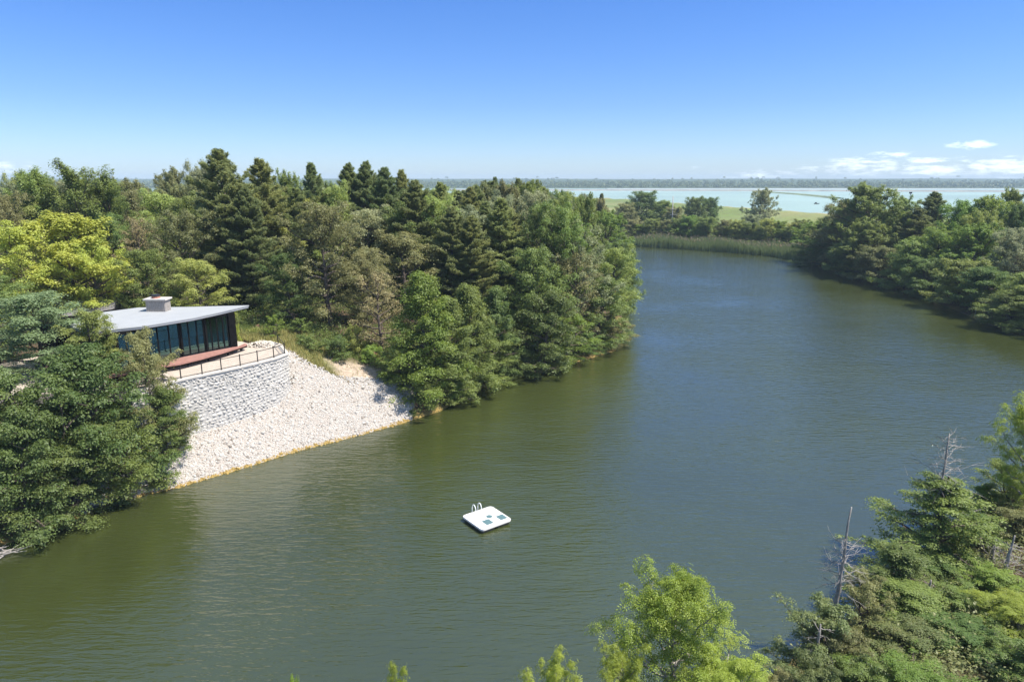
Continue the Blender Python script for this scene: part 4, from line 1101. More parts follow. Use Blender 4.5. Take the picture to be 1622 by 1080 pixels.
wp = resample(WALLFACE, .25)
inner = offset_path([tuple(p) for p in wp], -.75)
mb = MB(); n = len(wp)
vs = []
for i in range(n): vs += [(*wp[i], 1.2), (*wp[i], TZ - .06), (*inner[i], TZ - .06), (*inner[i], 1.2)]
fs = [(i * 4 + k, i * 4 + (k + 1) % 4, i * 4 + 4 + (k + 1) % 4, i * 4 + 4 + k) for i in range(n - 1) for k in range(4)] + [(0, 1, 2, 3), ((n - 1) * 4 + 3, (n - 1) * 4 + 2, (n - 1) * 4 + 1, (n - 1) * 4)]
mb.add([(a - wall_loc[0], b - wall_loc[1], c - wall_loc[2]) for a, b, c in vs], fs)
M['wallcore'] = principled('wall_core', (.44, .42, .39), .9, .2, 4, bump=.03, bscale=6)
mb.build('wall_core', M['wallcore'], wall)
# stones
wr = np.random.default_rng(55); VV = []; FF = []; CCc = []; base_i = 0
z = 1.6
pl = np.array(WALLFACE); dl = np.r_[0, np.cumsum(np.hypot(*(np.diff(pl, axis=0).T)))]
course = 0
while z < TZ - .12:
    hgt = min(wr.uniform(.20, .34), TZ - .10 - z)
    if hgt < .12: break
    s = -wr.uniform(0, .4)
    while s < dl[-1]:
        L = wr.uniform(.22, .60)
        a, b2 = max(s, 0), min(s + L, dl[-1])
        s += L
        if b2 - a < .1: continue
        K = 4; J = 4
        us = np.linspace(a + .012, b2 - .012, K); zs = np.linspace(z + .01, z + hgt - .01, J)
        pxs = np.interp(us, dl, pl[:, 0]); pys = np.interp(us, dl, pl[:, 1])
        tx = np.interp(b2, dl, pl[:, 0]) - np.interp(a, dl, pl[:, 0]); ty = np.interp(b2, dl, pl[:, 1]) - np.interp(a, dl, pl[:, 1]); ln = math.hypot(tx, ty)
        nxn, nyn = ty / ln, -tx / ln
        out = wr.uniform(.02, .085); tilt = wr.uniform(-.12, .12); tz_ = wr.uniform(-.10, .04)
        jit = wr.normal(0, .028, (J, K)); rot_ = wr.normal(0, .16)
        g_ = []
        for j in range(J):
            for k in range(K):
                edge = (j in (0, J - 1)) or (k in (0, K - 1))
                o_ = (-.015 if edge else out + tilt * (k / (K - 1) - .5) + tz_ * (j / (J - 1) - .5) + jit[j, k])
                sh = wr.normal(0, .03, 2)
                g_.append((pxs[k] + nxn * o_ + sh[0], pys[k] + nyn * o_ + sh[0], zs[j] + sh[1] + (us[k] - us.mean()) * rot_ + .09 * math.sin(us[k] * .9 + course * .8)))
        VV += g_
        for j in range(J - 1):
            for k in range(K - 1):
                q0 = base_i + j * K + k
                if (j + k) % 2: FF += [(q0, q0 + 1, q0 + K + 1), (q0, q0 + K + 1, q0 + K)]
                else: FF += [(q0, q0 + 1, q0 + K), (q0 + 1, q0 + K + 1, q0 + K)]
        tn = wr.uniform(.86, 1.08); cc = np.array([.55, .515, .465]) * tn if wr.uniform() < .8 else np.array([.54, .51, .46]) * tn
        CCc += [cc] * (J * K); base_i += J * K
    z += hgt; course += 1
VV = np.array(VV) - wall_loc
link('stone_face', mesh_np('stone_face', VV, np.array(FF).ravel(), np.full(len(FF), 3), M['wallstone'], colors=np.array(CCc)), wall)
# cap
cap_o = offset_path([tuple(p) for p in wp], .10); cap_i = offset_path([tuple(p) for p in wp], -.42)
mb = MB(); vs = []
for i in range(n): vs += [(*cap_o[i], TZ - .10), (*cap_o[i], TZ + .05), (*cap_i[i], TZ + .05), (*cap_i[i], TZ - .10)]
mb.add([(a - wall_loc[0], b - wall_loc[1], c - wall_loc[2]) for a, b, c in vs], fs)
M['concrete'] = principled('concrete', (.50, .465, .42), .8, .12, 3, bump=.004)
mb.build('cap', M['concrete'], wall)
tag(wall, 'curved grey white retaining wall of rough stone courses below the terrace', 'wall')

# terrace slab
M['terrace'] = principled('terrace_gravel', (.43, .365, .30), .85, .10, 1.6, bump=.006, bscale=30)
mb = MB(); mb.prism([tuple(p) for p in offset_path([tuple(q) for q in WALLFACE], -.40)] + [(POSTS[-1][0] - 2.4, POSTS[-1][1] + 1.9), (-28.0, 71.0), (-31, 73.4), (-42.6, 72.4), (-49.4, 62), (-46.5, 52.5)], 7.2, TZ)
tag(mb.build('terrace', M['terrace']), kind='structure')

# gravel mound at the terrace end
c = P(413, 551, 8.0)
mound = []
for i in range(420):
    a = rng.uniform(0, 6.28); rr = rng.uniform(0, 1) ** .6
    mound.append((c[0] + math.cos(a) * rr * 2.0, c[1] + .9 + math.sin(a) * rr * .9, 8.0 + .5 * (1 - rr ** 1.5)))
mound = np.array(mound)
cols = rng.uniform(.85, 1.1, (len(mound), 1)) * np.array([.55, .49, .41])
tag(link('stone_pile', stones('stone_pile', mound, rng.uniform(.15, .35, len(mound)), M['stone'], 9, cols=cols)), 'low pile of pale stones at the right end of the terrace', 'stone pile')

# ------------------------------------------------------------------ railing
M['black'] = principled('black_metal', (.022, .022, .024), .45, .1, 5)
rail = empty('terrace_railing', POSTS[5])
rl = np.array(POSTS[5])
for i, p in enumerate(POSTS):
    mb = MB(); q = Vector(p) - Vector(rl)
    mb.beam(q + Vector((0, 0, .04)), q + Vector((0, 0, 1.12)), .075, .075); mb.beam(q + Vector((0, 0, .045)), q + Vector((0, 0, .065)), .16, .16)
    mb.beam(q + Vector((0, 0, 1.121)), q + Vector((0, 0, 1.15)), .10, .10)
    mb.build('post', M['black'], rail)
for nm, zz, hh_ in (('top_rail', 1.04, .055), ('bottom_rail', .16, .045)):
    mb = MB()
    for a, b2 in zip(POSTS[:-1], POSTS[1:]):
        A = Vector(a) - Vector(rl) + Vector((0, 0, zz)); B = Vector(b2) - Vector(rl) + Vector((0, 0, zz)); d = (B - A).normalized() * .039
        mb.beam(A + d, B - d, .045, hh_)
    mb.build(nm, M['black'], rail)
mb = MB()
for a, b2 in zip(POSTS[:-1], POSTS[1:]):
    for zz in (.33, .50, .67, .84):
        A = Vector(a) - Vector(rl) + Vector((0, 0, zz)); B = Vector(b2) - Vector(rl) + Vector((0, 0, zz)); d = (B - A).normalized() * .039
        mb.beam(A + d, B - d, .006, .006)
mb.build('cables', M['black'], rail)
tag(rail, 'black metal railing along the top of the stone wall', 'railing')

# ------------------------------------------------------------------ house
FZ = 8.62; RZ = 12.35
M['roof'] = principled('roof_membrane', (.34, .35, .355), .6, .05, .8, bump=.002)
M['fascia'] = principled('roof_fascia', (.30, .31, .33), .5, .06, 2)
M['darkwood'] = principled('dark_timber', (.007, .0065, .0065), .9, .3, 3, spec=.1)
M['redwood'] = principled('red_decking', (.30, .150, .12), .65, .18, 4, bump=.003, bscale=14)
M['brick'] = principled('pale_masonry', (.34, .305, .27), .85, .15, 6, bump=.01, bscale=12)
M['interior'] = principled('interior', (.26, .24, .21), .8, .2, 1)
M['curtain'] = principled('curtain', (.42, .46, .44), .9, .2, 1)
m, t, out = nt('tinted_glass'); M['glass'] = m
gl = mn(t, 'ShaderNodeBsdfGlossy'); gl.inputs['Roughness'].default_value = .02; gl.inputs['Color'].default_value = (.45, .80, .74, 1)
tp = mn(t, 'ShaderNodeBsdfTransparent'); tp.inputs['Color'].default_value = (.22, .52, .47, 1)
ms = mn(t, 'ShaderNodeMixShader'); lw = mn(t, 'ShaderNodeLayerWeight'); lw.inputs['Blend'].default_value = .62
t.links.new(lw.outputs['Fresnel'], ms.inputs[0]); t.links.new(tp.outputs[0], ms.inputs[1]); t.links.new(gl.outputs[0], ms.inputs[2]); t.links.new(ms.outputs[0], out.inputs[0])

G = [P(376, 548, FZ), P(365.5, 549.5, FZ), P(328, 556.5, FZ), P(289, 564.5, FZ), P(236, 577, FZ), P(190, 588, FZ), P(150, 597, FZ)]
house = empty('house', (G[3][0], G[3][1], FZ)); ho = Vector(house.location)


def L_(p): return Vector(p) - ho


def up(p, z): return (p[0], p[1], z)


SOF = RZ - .26
# roof: shallow wedge plate
rt = [P(394.5, 483.5, RZ), P(350, 494, RZ), P(306, 503.5, RZ), P(224, 516.8, RZ), P(192, 520, RZ), P(140, 526, RZ), P(110, 516, RZ), P(128, 500, RZ), P(155, 495.5, RZ), P(220, 487, RZ), P(300, 486, RZ)]
mb = MB(); mb.prism([(p[0] - ho.x, p[1] - ho.y) for p in rt], RZ - .10 - ho.z, RZ - ho.z); roof = mb.build('roof', M['roof'], house)
cx_ = sum(p[0] for p in rt) / len(rt); cy_ = sum(p[1] for p in rt) / len(rt)
inn = [(cx_ + (p[0] - cx_) * .992, cy_ + (p[1] - cy_) * .992) for p in rt]
mb = MB(); mb.prism([(p[0] - ho.x, p[1] - ho.y) for p in inn], SOF - ho.z, RZ - .103 - ho.z); mb.build('fascia', M['fascia'], house)
# body walls: right end pier, dark back walls, floor, ceiling
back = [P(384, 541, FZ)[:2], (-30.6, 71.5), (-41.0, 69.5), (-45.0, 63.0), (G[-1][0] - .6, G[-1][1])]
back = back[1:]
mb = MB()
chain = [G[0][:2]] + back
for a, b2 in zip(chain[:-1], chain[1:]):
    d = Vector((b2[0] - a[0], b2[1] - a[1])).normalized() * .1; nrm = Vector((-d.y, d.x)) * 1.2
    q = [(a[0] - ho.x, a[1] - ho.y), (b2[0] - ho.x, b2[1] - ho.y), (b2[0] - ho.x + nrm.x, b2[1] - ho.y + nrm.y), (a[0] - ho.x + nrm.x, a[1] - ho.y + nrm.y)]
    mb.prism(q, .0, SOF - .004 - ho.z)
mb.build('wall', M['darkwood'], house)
fl = [(g_[0], g_[1]) for g_ in G] + back[::-1]
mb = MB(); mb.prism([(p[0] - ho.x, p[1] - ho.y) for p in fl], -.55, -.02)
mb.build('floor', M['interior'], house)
# end pier
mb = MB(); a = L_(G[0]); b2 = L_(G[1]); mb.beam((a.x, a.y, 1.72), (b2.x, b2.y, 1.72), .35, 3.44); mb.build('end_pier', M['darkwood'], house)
# glazing bays between posts
bays = [(1, 2, 4), (2, 3, 3), (3, 4, 3), (4, 5, 3), (5, 6, 3)]
Hg = SOF - FZ
for i, j, k in bays:
    a = L_(G[i]); b2 = L_(G[j]); d = (b2 - a).normalized()
    mb = MB(); mb.beam((b2.x, b2.y, 0.0), (b2.x, b2.y, Hg - .006), .26, .26); mb.build('post', M['darkwood'], house)
    for q in range(k):
        s0 = a + (b2 - a) * (q / k); s1 = a + (b2 - a) * ((q + 1) / k)
        if q == 0: s0 = s0 + d * .13
        if q == k - 1: s1 = s1 - d * .14
        mb = MB()
        for s_ in (s0 + d * .03, s1 - d * .03): mb.beam((s_.x, s_.y, .10), (s_.x, s_.y, Hg - .26), .06, .08, up=(d.x, d.y, 0))
        mb.beam((s0.x, s0.y, .055), (s1.x, s1.y, .055), .10, .085); mb.beam((s0.x, s0.y, Hg - .135), (s1.x, s1.y, Hg - .135), .12, .24)
        if (i + q) % 2 == 0: mb.beam((s0 + d * .062).to_tuple()[:2] + (Hg - .62,), (s1 - d * .062).to_tuple()[:2] + (Hg - .62,), .05, .04)
        fr_ = mb.build('window_frame', M['darkwood'], house)
        mb = MB(); mb.beam((s0 + d * .05).to_tuple()[:2] + (Hg / 2 - .08,), (s1 - d * .05).to_tuple()[:2] + (Hg / 2 - .08,), .02, Hg - .34)
        mb.build('pane', M['glass'], fr_)
# curtains / pale furniture edge inside
mb = MB()
for q in range(26):
    s_ = L_(G[3]) + (L_(G[5]) - L_(G[3])) * (q / 26); nn = Vector((-.78, .62, 0)) * (.55 + .05 * (q % 2))
    e_ = L_(G[3]) + (L_(G[5]) - L_(G[3])) * ((q + .9) / 26)
    mb.beam((s_ + nn).to_tuple()[:2] + (1.5,), (e_ + nn).to_tuple()[:2] + (1.5,), .03, 2.9)
mb.build('curtain', M['curtain'], house)
mb = MB(); a = L_(G[2]); b2 = L_(G[4]); nn = Vector((-.78, .62, 0)) * 1.6
mb.beam((a + nn).to_tuple()[:2] + (.38,), (b2 + nn).to_tuple()[:2] + (.38,), .8, .45)
mb.build('window_seat', M['concrete'], house)
# chimney
cp = P(252, 492, RZ); ch = Vector(cp) - ho; dirc = (L_(G[2]) - L_(G[3])).normalized(); pc = Vector((-dirc.y, dirc.x, 0))
mb = MB(); mb.beam(ch - Vector((.95, 0, -.55)), ch + Vector((.95, 0, .55)), 1.1, 1.12); 
for q in range(12):
    xq = -.88 + q * .16
    mb.beam(ch + Vector((xq, -.571, .02)), ch + Vector((xq, -.571, 1.08)), .07, .04, up=(0, 1, 0))
for q in range(6):
    for sg in (-1, 1):
        mb.beam(ch + Vector((sg * .961, -.42 + q * .17, .02)), ch + Vector((sg * .961, -.42 + q * .17, 1.08)), .07, .022, up=(1, 0, 0))
chim = mb.build('chimney', M['brick'], roof)
mb = MB(); mb.beam(ch + Vector((-1.12, 0, 1.195)), ch + Vector((1.12, 0, 1.195)), 1.42, .16); mb.build('chimney_cap', M['concrete'], roof, bevel=.02)
M['clay'] = principled('clay_flue', (.36, .16, .11), .8, .2, 6)
mb = MB(); mb.tube([ch + Vector((-.15, 0, 1.276)), ch + Vector((-.15, 0, 1.48))], [.42, .36], 16); mb.build('flue', M['clay'], roof)
mb = MB(); mb.tube([ch + Vector((-.15, 0, 1.484)), ch + Vector((-.15, 0, 1.62)), ch + Vector((-.15, 0, 1.66))], [.42, .42, .2], 16); mb.build('flue_cap', M['black'], roof)
# curved deck
dk = [P(392, 545.5, FZ), P(380, 549.5, FZ), P(350, 559, FZ), P(318, 568, FZ), P(285, 576, FZ), P(246, 582, FZ), P(200, 592, FZ), P(150, 602, FZ)]
inner_d = [P(388, 543.5, FZ)] + [tuple(Vector(g_) + Vector((.16, -.13, 0))) for g_ in G]
poly = [(p[0] - ho.x, p[1] - ho.y) for p in dk] + [(p[0] - ho.x, p[1] - ho.y) for p in inner_d[::-1]]
mb = MB(); mb.prism(poly, -.13, -.006); deck = mb.build('deck', M['redwood'], house)
mb = MB()
for k in range(len(dk) - 1):
    a = Vector(dk[k]) - ho; b2 = Vector(dk[k + 1]) - ho; o_ = Vector((-.10, .08, 0))
    mb.beam((a + o_).to_tuple()[:2] + (-.22,), (b2 + o_).to_tuple()[:2] + (-.22,), .06, .17)
    m_ = (a + b2) / 2 + Vector((-.45, .36, 0)); mb.beam((m_.x, m_.y, -.61), (m_.x, m_.y, -.14), .14, .14)
mb.build('deck_beam', M['darkwood'], deck)
tag(house, 'low modern house with flat pale grey roof and wall of dark glass', 'house')

# darker roofed outbuilding glimpsed behind the left end of the roof
M['shingle'] = principled('dark_shingle', (.16, .15, .15), .9, .25, 5)
obx, _, obz, _ = AT(142, 477, 78); ob = empty('outbuilding', (obx, 78, obz - 4.9), rad(12))
mb = MB(); mb.prism([(-2.5, -2.2), (2.5, -2.2), (2.5, 2.2), (-2.5, 2.2)], -.3, 3.4); mb.build('wall', M['darkwood'], ob)
mb = MB(); mb.add([(-2.9, -2.7, 3.41), (2.9, -2.7, 3.41), (2.9, 2.7, 3.41), (-2.9, 2.7, 3.41), (-2.9, 0, 4.9), (2.9, 0, 4.9)], [(0, 1, 2, 3), (0, 4, 5, 1), (3, 2, 5, 4), (0, 3, 4), (1, 5, 2)])
mb.build('roof', M['shingle'], ob)
mb = MB(); mb.beam((-.5, -2.22, 1.05), (.5, -2.22, 1.05), .06, 2.1); mb.build('door', M['fascia'], ob)
tag(ob, 'small outbuilding with dark grey roof half hidden behind the left end of the house', 'outbuilding')

# earth mounds in the woods edge
M['mulch'] = principled('red_mulch', (.34, .19, .12), .95, .35, 3, bump=.08, bscale=5)


def mound_obj(px, py, Y, w, h, label):
    x, y, zt, t = AT(px, py, Y); g, s = ground(x, Y); W_ = w / F * t / 2; Hh = min(max(zt - g, .5), W_ * .42)
    r = np.random.default_rng(int(px)); nr, na = 9, 26; vs = [(0, 0, Hh)]; fs = []
    for i in range(1, nr):
        for k in range(na):
            a = 6.283 * k / na; f = i / (nr - 1); rr = W_ * f * (1 + .12 * math.sin(3 * a + px))
            vs.append((math.cos(a) * rr, math.sin(a) * rr * .7, Hh * (math.cos(f * math.pi) * .5 + .5) * r.uniform(.88, 1.1) - .25 * f))
    for k in range(na): fs.append((0, 1 + k, 1 + (k + 1) % na))
    for i in range(nr - 2):
        for k in range(na): a = 1 + i * na + k; b_ = 1 + i * na + (k + 1) % na; fs.append((a, a + na, b_ + na, b_))
    mb = MB(); mb.add(vs, fs); o = mb.build('earth_mound', M['mulch'], smooth=True); o.location = (x, Y, g)
    tag(o, label, 'earth mound', 'mounds of reddish earth by the woods')


mound_obj(406, 492, 79, 30, 1, 'reddish earth mound right of the house under the pines')
mound_obj(470, 513, 80, 22, 1, 'small reddish earth patch between the shrubs and the olive tree')
mound_obj(585, 530, 79, 40, 1, 'reddish earth heap behind the bare path')

# ------------------------------------------------------------------ swimming raft
rc = P(771, 819, .38)
raft = empty('swim_raft', (rc[0], rc[1], 0), rad(0))
A_, B_, C_, D_ = [Vector(P(px, py, .38)) - Vector((rc[0], rc[1], 0)) for px, py in ((731.5, 814.5), (772, 799.5), (812, 822), (772, 836.5))]
print('raft edges', (B_ - A_).length, (C_ - B_).length)
side = ((B_ - A_).length + (C_ - B_).length) / 2
ang = math.atan2((C_ - D_).y, (C_ - D_).x)
raft.rotation_euler[2] = ang; hs_ = side / 2
M['raftwhite'] = principled('white_plastic', (.74, .71, .67), .5, .04, 2)
M['teal'] = principled('grip_pad', (.085, .155, .165), .7, .15, 9)
M['steel'] = principled('white_tube', (.78, .80, .80), .3, .03, 3)
M['hull'] = principled('raft_underside', (.10, .09, .07), .8, .3, 5)


def rrect(hx, hy, r, n=5):
    p = []
    for cx0, cy0, a0 in ((hx - r, hy - r, 0), (-hx + r, hy - r, 90), (-hx + r, -hy + r, 180), (hx - r, -hy + r, 270)):
        for k in range(n + 1):
            a = rad(a0 + 90 * k / n); p.append((cx0 + math.cos(a) * r, cy0 + math.sin(a) * r))
    return p


mb = MB(); mb.prism(rrect(hs_, hs_, .28), .22, .38); top = mb.build('deck', M['raftwhite'], raft, bevel=.03)
for sx_, sy_ in ((-1, -1), (1, -1), (-1, 1), (1, 1)):
    mb = MB(); mb.prism([(x + sx_ * hs_ * .48, y + sy_ * hs_ * .48) for x, y in rrect(hs_ * .42, hs_ * .42, .12)], -.25, .217); mb.build('float', M['hull'], raft)
# grip pads: solved from the photo into raft coordinates
Ri = Matrix.Rotation(-ang, 3, 'Z')
for px, py, w, h in ((772.5, 826.2, .62, .72), (794.5, 818.5, .62, .72)):
    q = Ri @ (Vector(P(px, py, .386)) - Vector((rc[0], rc[1], 0)))
    mb = MB(); mb.prism([(q.x + x, q.y + y) for x, y in rrect(w / 2, h / 2, .04)], .3835, .392); mb.build('grip_pad', M['teal'], raft)
q = Ri @ (Vector(P(775, 817.5, .386)) - Vector((rc[0], rc[1], 0)))
mb = MB(); mb.prism([(q.x + .24 * math.cos(a * .314), q.y + .24 * math.sin(a * .314)) for a in range(20)], .3835, .395); mb.build('hatch', M['teal'], raft)
lad = []
for px, py in ((748, 808), (757, 805)):
    lad.append(Ri @ (Vector(P(px, py, .38)) - Vector((rc[0], rc[1], 0))))
for q in lad:
    x0 = -hs_ ; mb = MB(); pts = []
    # hoop rising from the deck edge and curling down into the water
    ey = hs_
    for k in range(13):
        a = math.pi * k / 12; pts.append((q.x, ey - .02 + .25 * -math.cos(a), .55 + .38 * math.sin(a)))
    pts = [(q.x, ey - .27, .36)] + pts + [(q.x, ey + .23, .1), (q.x, ey + .23, -.9)]
    mb.tube(pts, .034, 8); mb.build('handrail', M['steel'], raft, smooth=True)
for zz in (-.05, -.35, -.65):
    mb = MB(); mb.beam((lad[0].x, hs_ + .23, zz), (lad[1].x, hs_ + .23, zz), .07, .04); mb.build('rung', M['steel'], raft)
tag(raft, 'square white swimming raft with teal pads and hoop ladder floating on the pond', 'raft')

# ------------------------------------------------------------------ utility pole, sign, stakes, buoy, driftwood
M['polewood'] = principled('pole_wood', (.36, .34, .32), .9, .15, 3)
x, y, z0_, t_ = AT(1063.5, 378, 280); g0, _ = ground(x, 280); xt, _, zt, _ = AT(1066.5, 311, 280)
pole = empty('utility_pole', (x, 280, g0 - .3))
mb = MB(); mb.tube([(0, 0, 0), (xt - x - .1, 0, zt - g0 + .3)], [.24, .16], 10); mb.build('shaft', M['polewood'], pole, smooth=True)
Hp = zt - g0 + .3
for zf, w in ((.70, 2.4), (.58, 3.0)):
    mb = MB(); mb.beam((-w / 2 + .3 if zf < .6 else -w / 2, -.22, Hp * zf), (w / 2 + .3 if zf < .6 else w / 2, -.22, Hp * zf), .14, .14)
    ca = mb.build('crossarm', M['polewood'], pole)
    for q in (-.8, 0.45, .95):
        mb = MB(); mb.tube([(q * w / 2, -.22, Hp * zf + .07), (q * w / 2, -.22, Hp * zf + .30)], [.07, .05], 6); mb.build('insulator', M['black'], ca)
tag(pole, 'tall grey wooden utility pole with crossarms beyond the reeds', 'utility pole')
mb = MB()
for k in range(2):
    for sgn in (-1, 1):
        pts = []
        for q in range(15):
            f = q / 14; pts.append((x + .6 * k + sgn * f * 75, 280 + f * (-18 if sgn > 0 else 6), g0 + Hp * (.60 - .13 * k) - 3.5 * 4 * f * (1 - f) - (g0 * 0)))
        mb.tube(pts, .022, 3)
tag(mb.build('power_line', M['black']), 'thin sagging wires running both ways from the utility pole', 'power line')

x, y, z0_, t_ = AT(1149, 380, 262); g0, _ = ground(x, 262)
sg = empty('white_sign', (x, 262, g0)); zc = z0_ - g0
mb = MB(); mb.beam((0, 0, -.2), (0, 0, zc - .4), .1, .1); mb.build('post', M['polewood'], sg)
mb = MB(); mb.beam((-.5, -.08, zc), (.5, -.08, zc), .05, 1.1); mb.build('board', M['raftwhite'], sg)
tag(sg, 'small blank white sign board standing behind the reeds', 'sign')

x, y, _ = P(1543, 503, 0)
st = empty('stake', (x, y, -1)); mb = MB(); mb.tube([(0, 0, 0), (.12, 0, 2.6)], [.07, .05], 8); mb.build('shaft', M['bark_dead'], st)
tag(st, 'thin grey stake standing in the water off the right bank', 'stake')

x, y, _ = P(1293, 310.5 + 13, 3.5)
by = empty('small_boat', (x, y, 3.5)); mb = MB()
mb.add([(-2, -.7, -.1), (1.4, -.7, -.1), (2.6, 0, .1), (1.4, .7, -.1), (-2, .7, -.1), (-2.1, -.9, .7), (1.5, -.9, .7), (3, 0, .9), (1.5, .9, .7), (-2.1, .9, .7)],
       [(0, 1, 2, 3, 4), (0, 1, 6, 5), (1, 2, 7, 6), (2, 3, 8, 7), (3, 4, 9, 8), (4, 0, 5, 9), (5, 6, 7, 8, 9)])
mb.build('hull', M['black'], by)
mb = MB(); mb.prism([(-1.4, -.5), (.3, -.5), (.3, .5), (-1.4, .5)], .7, 1.6); mb.build('cabin', M['hull'], by)
tag(by, 'small dark boat alone on the pale reservoir', 'boat')

x, y, _, t_ = AT(1442, 308, 260); g0, _ = ground(x, 260); zt = AT(1442, 307, 260)[2]
lp = empty('lamp_mast', (x, 260, g0)); mb = MB(); mb.tube([(0, 0, 0), (0, 0, zt - g0)], [.16, .1], 8); mb.build('mast', M['polewood'], lp)
mb = MB(); mb.prism([(-.4, -.3), (.4, -.3), (.4, .3), (-.4, .3)], zt - g0, zt - g0 + .6); mb.build('head', M['black'], lp)
tag(lp, 'thin mast showing just above the right bank trees against the reservoir', 'mast')

mb = MB(); dr = np.random.default_rng(4); c = P(12, 884, 0)
for i in range(16):
    a = dr.normal(0, .5) + .4; l = dr.uniform(.6, 2.2); o_ = dr.normal(0, .5, 2)
    p0 = np.array([c[0] + o_[0] - .6, c[1] + .4 + o_[1] * .5, .08 + dr.uniform(0, .25)]); d = np.array([math.cos(a), math.sin(a), dr.uniform(-.1, .15)]) * l
    mb.tube([p0 - d / 2, p0 + dr.normal(0, .06, 3), p0 + d / 2], [.05, .04, .015], 5)
tag(mb.build('driftwood', M['bark_dead']), 'tangle of grey driftwood branches at the water in the lower left', 'driftwood')


# ------------------------------------------------------------------ loose ground cover
def blades(name, Cx, Cy, Hh, W_, val, mat, lean=.25, seed=1, three=1):
    r = np.random.default_rng(seed); n = len(Cx)
    hh, ss, qq, ww = height(Cx[None], Cy[None]); z = np.maximum(hh[0], -.1)
    z = np.where(ww[0] < 0, np.maximum(z, 7.98), z)
    a = r.uniform(0, 6.28, n); dx = np.cos(a) * W_ / 2; dy = np.sin(a) * W_ / 2; lx = r.normal(0, lean, n) * Hh; ly = r.normal(0, lean, n) * Hh
    V = np.stack([np.stack([Cx - dx, Cy - dy, z - .03], 1), np.stack([Cx + dx, Cy + dy, z - .03], 1),
                  np.stack([Cx + dx * .7 + lx * .5, Cy + dy * .7 + ly * .5, z + Hh * .6], 1), np.stack([Cx + lx, Cy + ly, z + Hh], 1), np.stack([Cx - dx * .7 + lx * .5, Cy - dy * .7 + ly * .5, z + Hh * .6], 1)], 1)
    return mesh_np(name, V.reshape(-1, 3), np.arange(n * 5), np.full(n, 5), mat, attrs={'v': val})


# reeds
LM['reed'] = leaf_mat('reed_leaf', (.16, .22, .08), (.27, .33, .14), trans=.25)
LM['plume'] = leaf_mat('reed_plume', (.26, .20, .13), (.36, .29, .20), trans=.25)
pts = [P(px, py)[:2] for px, py in ((975, 390), (1000, 390), (1060, 394), (1150, 400), (1220, 406), (1285, 418))]
pl_ = resample(pts, .5); rr = np.random.default_rng(8); n = 26000
k = rr.integers(0, len(pl_) - 1, n); off = rr.uniform(-.5, 1, n) ** 1 * 9; off = np.abs(off)
dpx = pl_[np.minimum(k + 1, len(pl_) - 1)] - pl_[k]; dpx = dpx / np.hypot(dpx[:, 0], dpx[:, 1])[:, None]
nrm = np.stack([dpx[:, 1], -dpx[:, 0]], 1)
if ground(pl_[50][0] + nrm[50][0] * 5, pl_[50][1] + nrm[50][1] * 5)[1] < 0: pass
cx = pl_[k, 0] - dpx[:, 1] * off + rr.normal(0, .3, n); cy = pl_[k, 1] + dpx[:, 0] * off + rr.normal(0, .3, n)
hgt = rr.uniform(2.2, 3.6, n) * (1 + .15 * np.sin(cx * .35))
me = blades('reeds', cx, cy, hgt, np.full(n, .16), rr.uniform(0, 1, n), LM['reed'], lean=.07, seed=3)
tag(link('reeds', me), 'dense band of tall green reeds along the far shore', 'reeds', kind='stuff')
k2 = rr.choice(n, 2200, replace=False); k2 = k2[off[k2] > 2.0]
r2 = rr; nn_ = len(k2)
hh, _, _, _ = height(cx[k2][None], cy[k2][None]); Cc = np.stack([cx[k2], cy[k2], np.maximum(hh[0], 0) + hgt[k2] + .1], 1)
me = leaves_mesh('reed_plumes', Cc, unit(rr.normal(0, 1, (nn_, 3)) * np.array([1, 1, .2])), np.tile(np.array([[0, 0, 1.]]), (nn_, 1)) + rr.normal(0, .2, (nn_, 3)), np.full(nn_, .6), np.full(nn_, .20), rr.uniform(0, 1, nn_), LM['plume'])
tag(link('reed_plumes', me), 'tan seed plumes on top of the reed band', 'reeds', kind='stuff')
# browner marsh at the left end of the reeds
n = 9000; cx = rr.uniform(30, 92, n); cy = 281 + rr.uniform(0, 22, n) - (cx - 40) * .28
hq, sq, _, _ = height(cx[None], cy[None]); ok = sq[0] > 7; cx = cx[ok]; cy = cy[ok]; n = len(cx)
me = blades('marsh_grass', cx, cy, rr.uniform(1.6, 3.0, n), np.full(n, .25), rr.uniform(0, 1, n), LM['olive'], lean=.15, seed=5)
tag(link('marsh_grass', me), 'olive marsh grass behind the left end of the reeds', 'grass', kind='stuff')

# grass of the shoulder
LM['grassdry'] = leaf_mat('grass_dry', (.26, .27, .085), (.50, .42, .17), trans=.25)
LM['grassgreen'] = leaf_mat('grass_green', (.13, .19, .05), (.25, .30, .085), trans=.25)
n = 42000; cx = rr.uniform(-33, -11, n); cy = rr.uniform(64, 82, n)
hq, sq, _, wq = height(cx[None], cy[None]); sq = sq[0]; wq = wq[0]
lim = shoulder(cx)
onpath = np.hypot((cx - pth[0]) / 3.6, (cy - pth[1]) / 3.0) < 1 + .12 * vnoise(cx, cy, 1.5, 4)
ok = (sq * .68 > lim + .1) & (wq > .1) & (~onpath | (rr.uniform(size=n) < .04))
dry = (vnoise(cx, cy, .9, 6) * .7 + (77.6 - cy) * .5 + rr.normal(0, .35, n)) > .3
for nm, sel_, lf, lab in (('dry_grass', ok & dry, 'grassdry', 'golden dry grass on the shoulder above the stone slope'), ('green_grass', ok & ~dry, 'grassgreen', 'green grass and weeds at the edge of the left woods')):
    a, b2 = cx[sel_], cy[sel_]; n_ = len(a)
    tag(link(nm, blades(nm, a, b2, rr.uniform(.18, .6, n_), np.full(n_, .05), rr.uniform(0, 1, n_), LM[lf], lean=.35, seed=11)), lab, 'grass', kind='stuff')


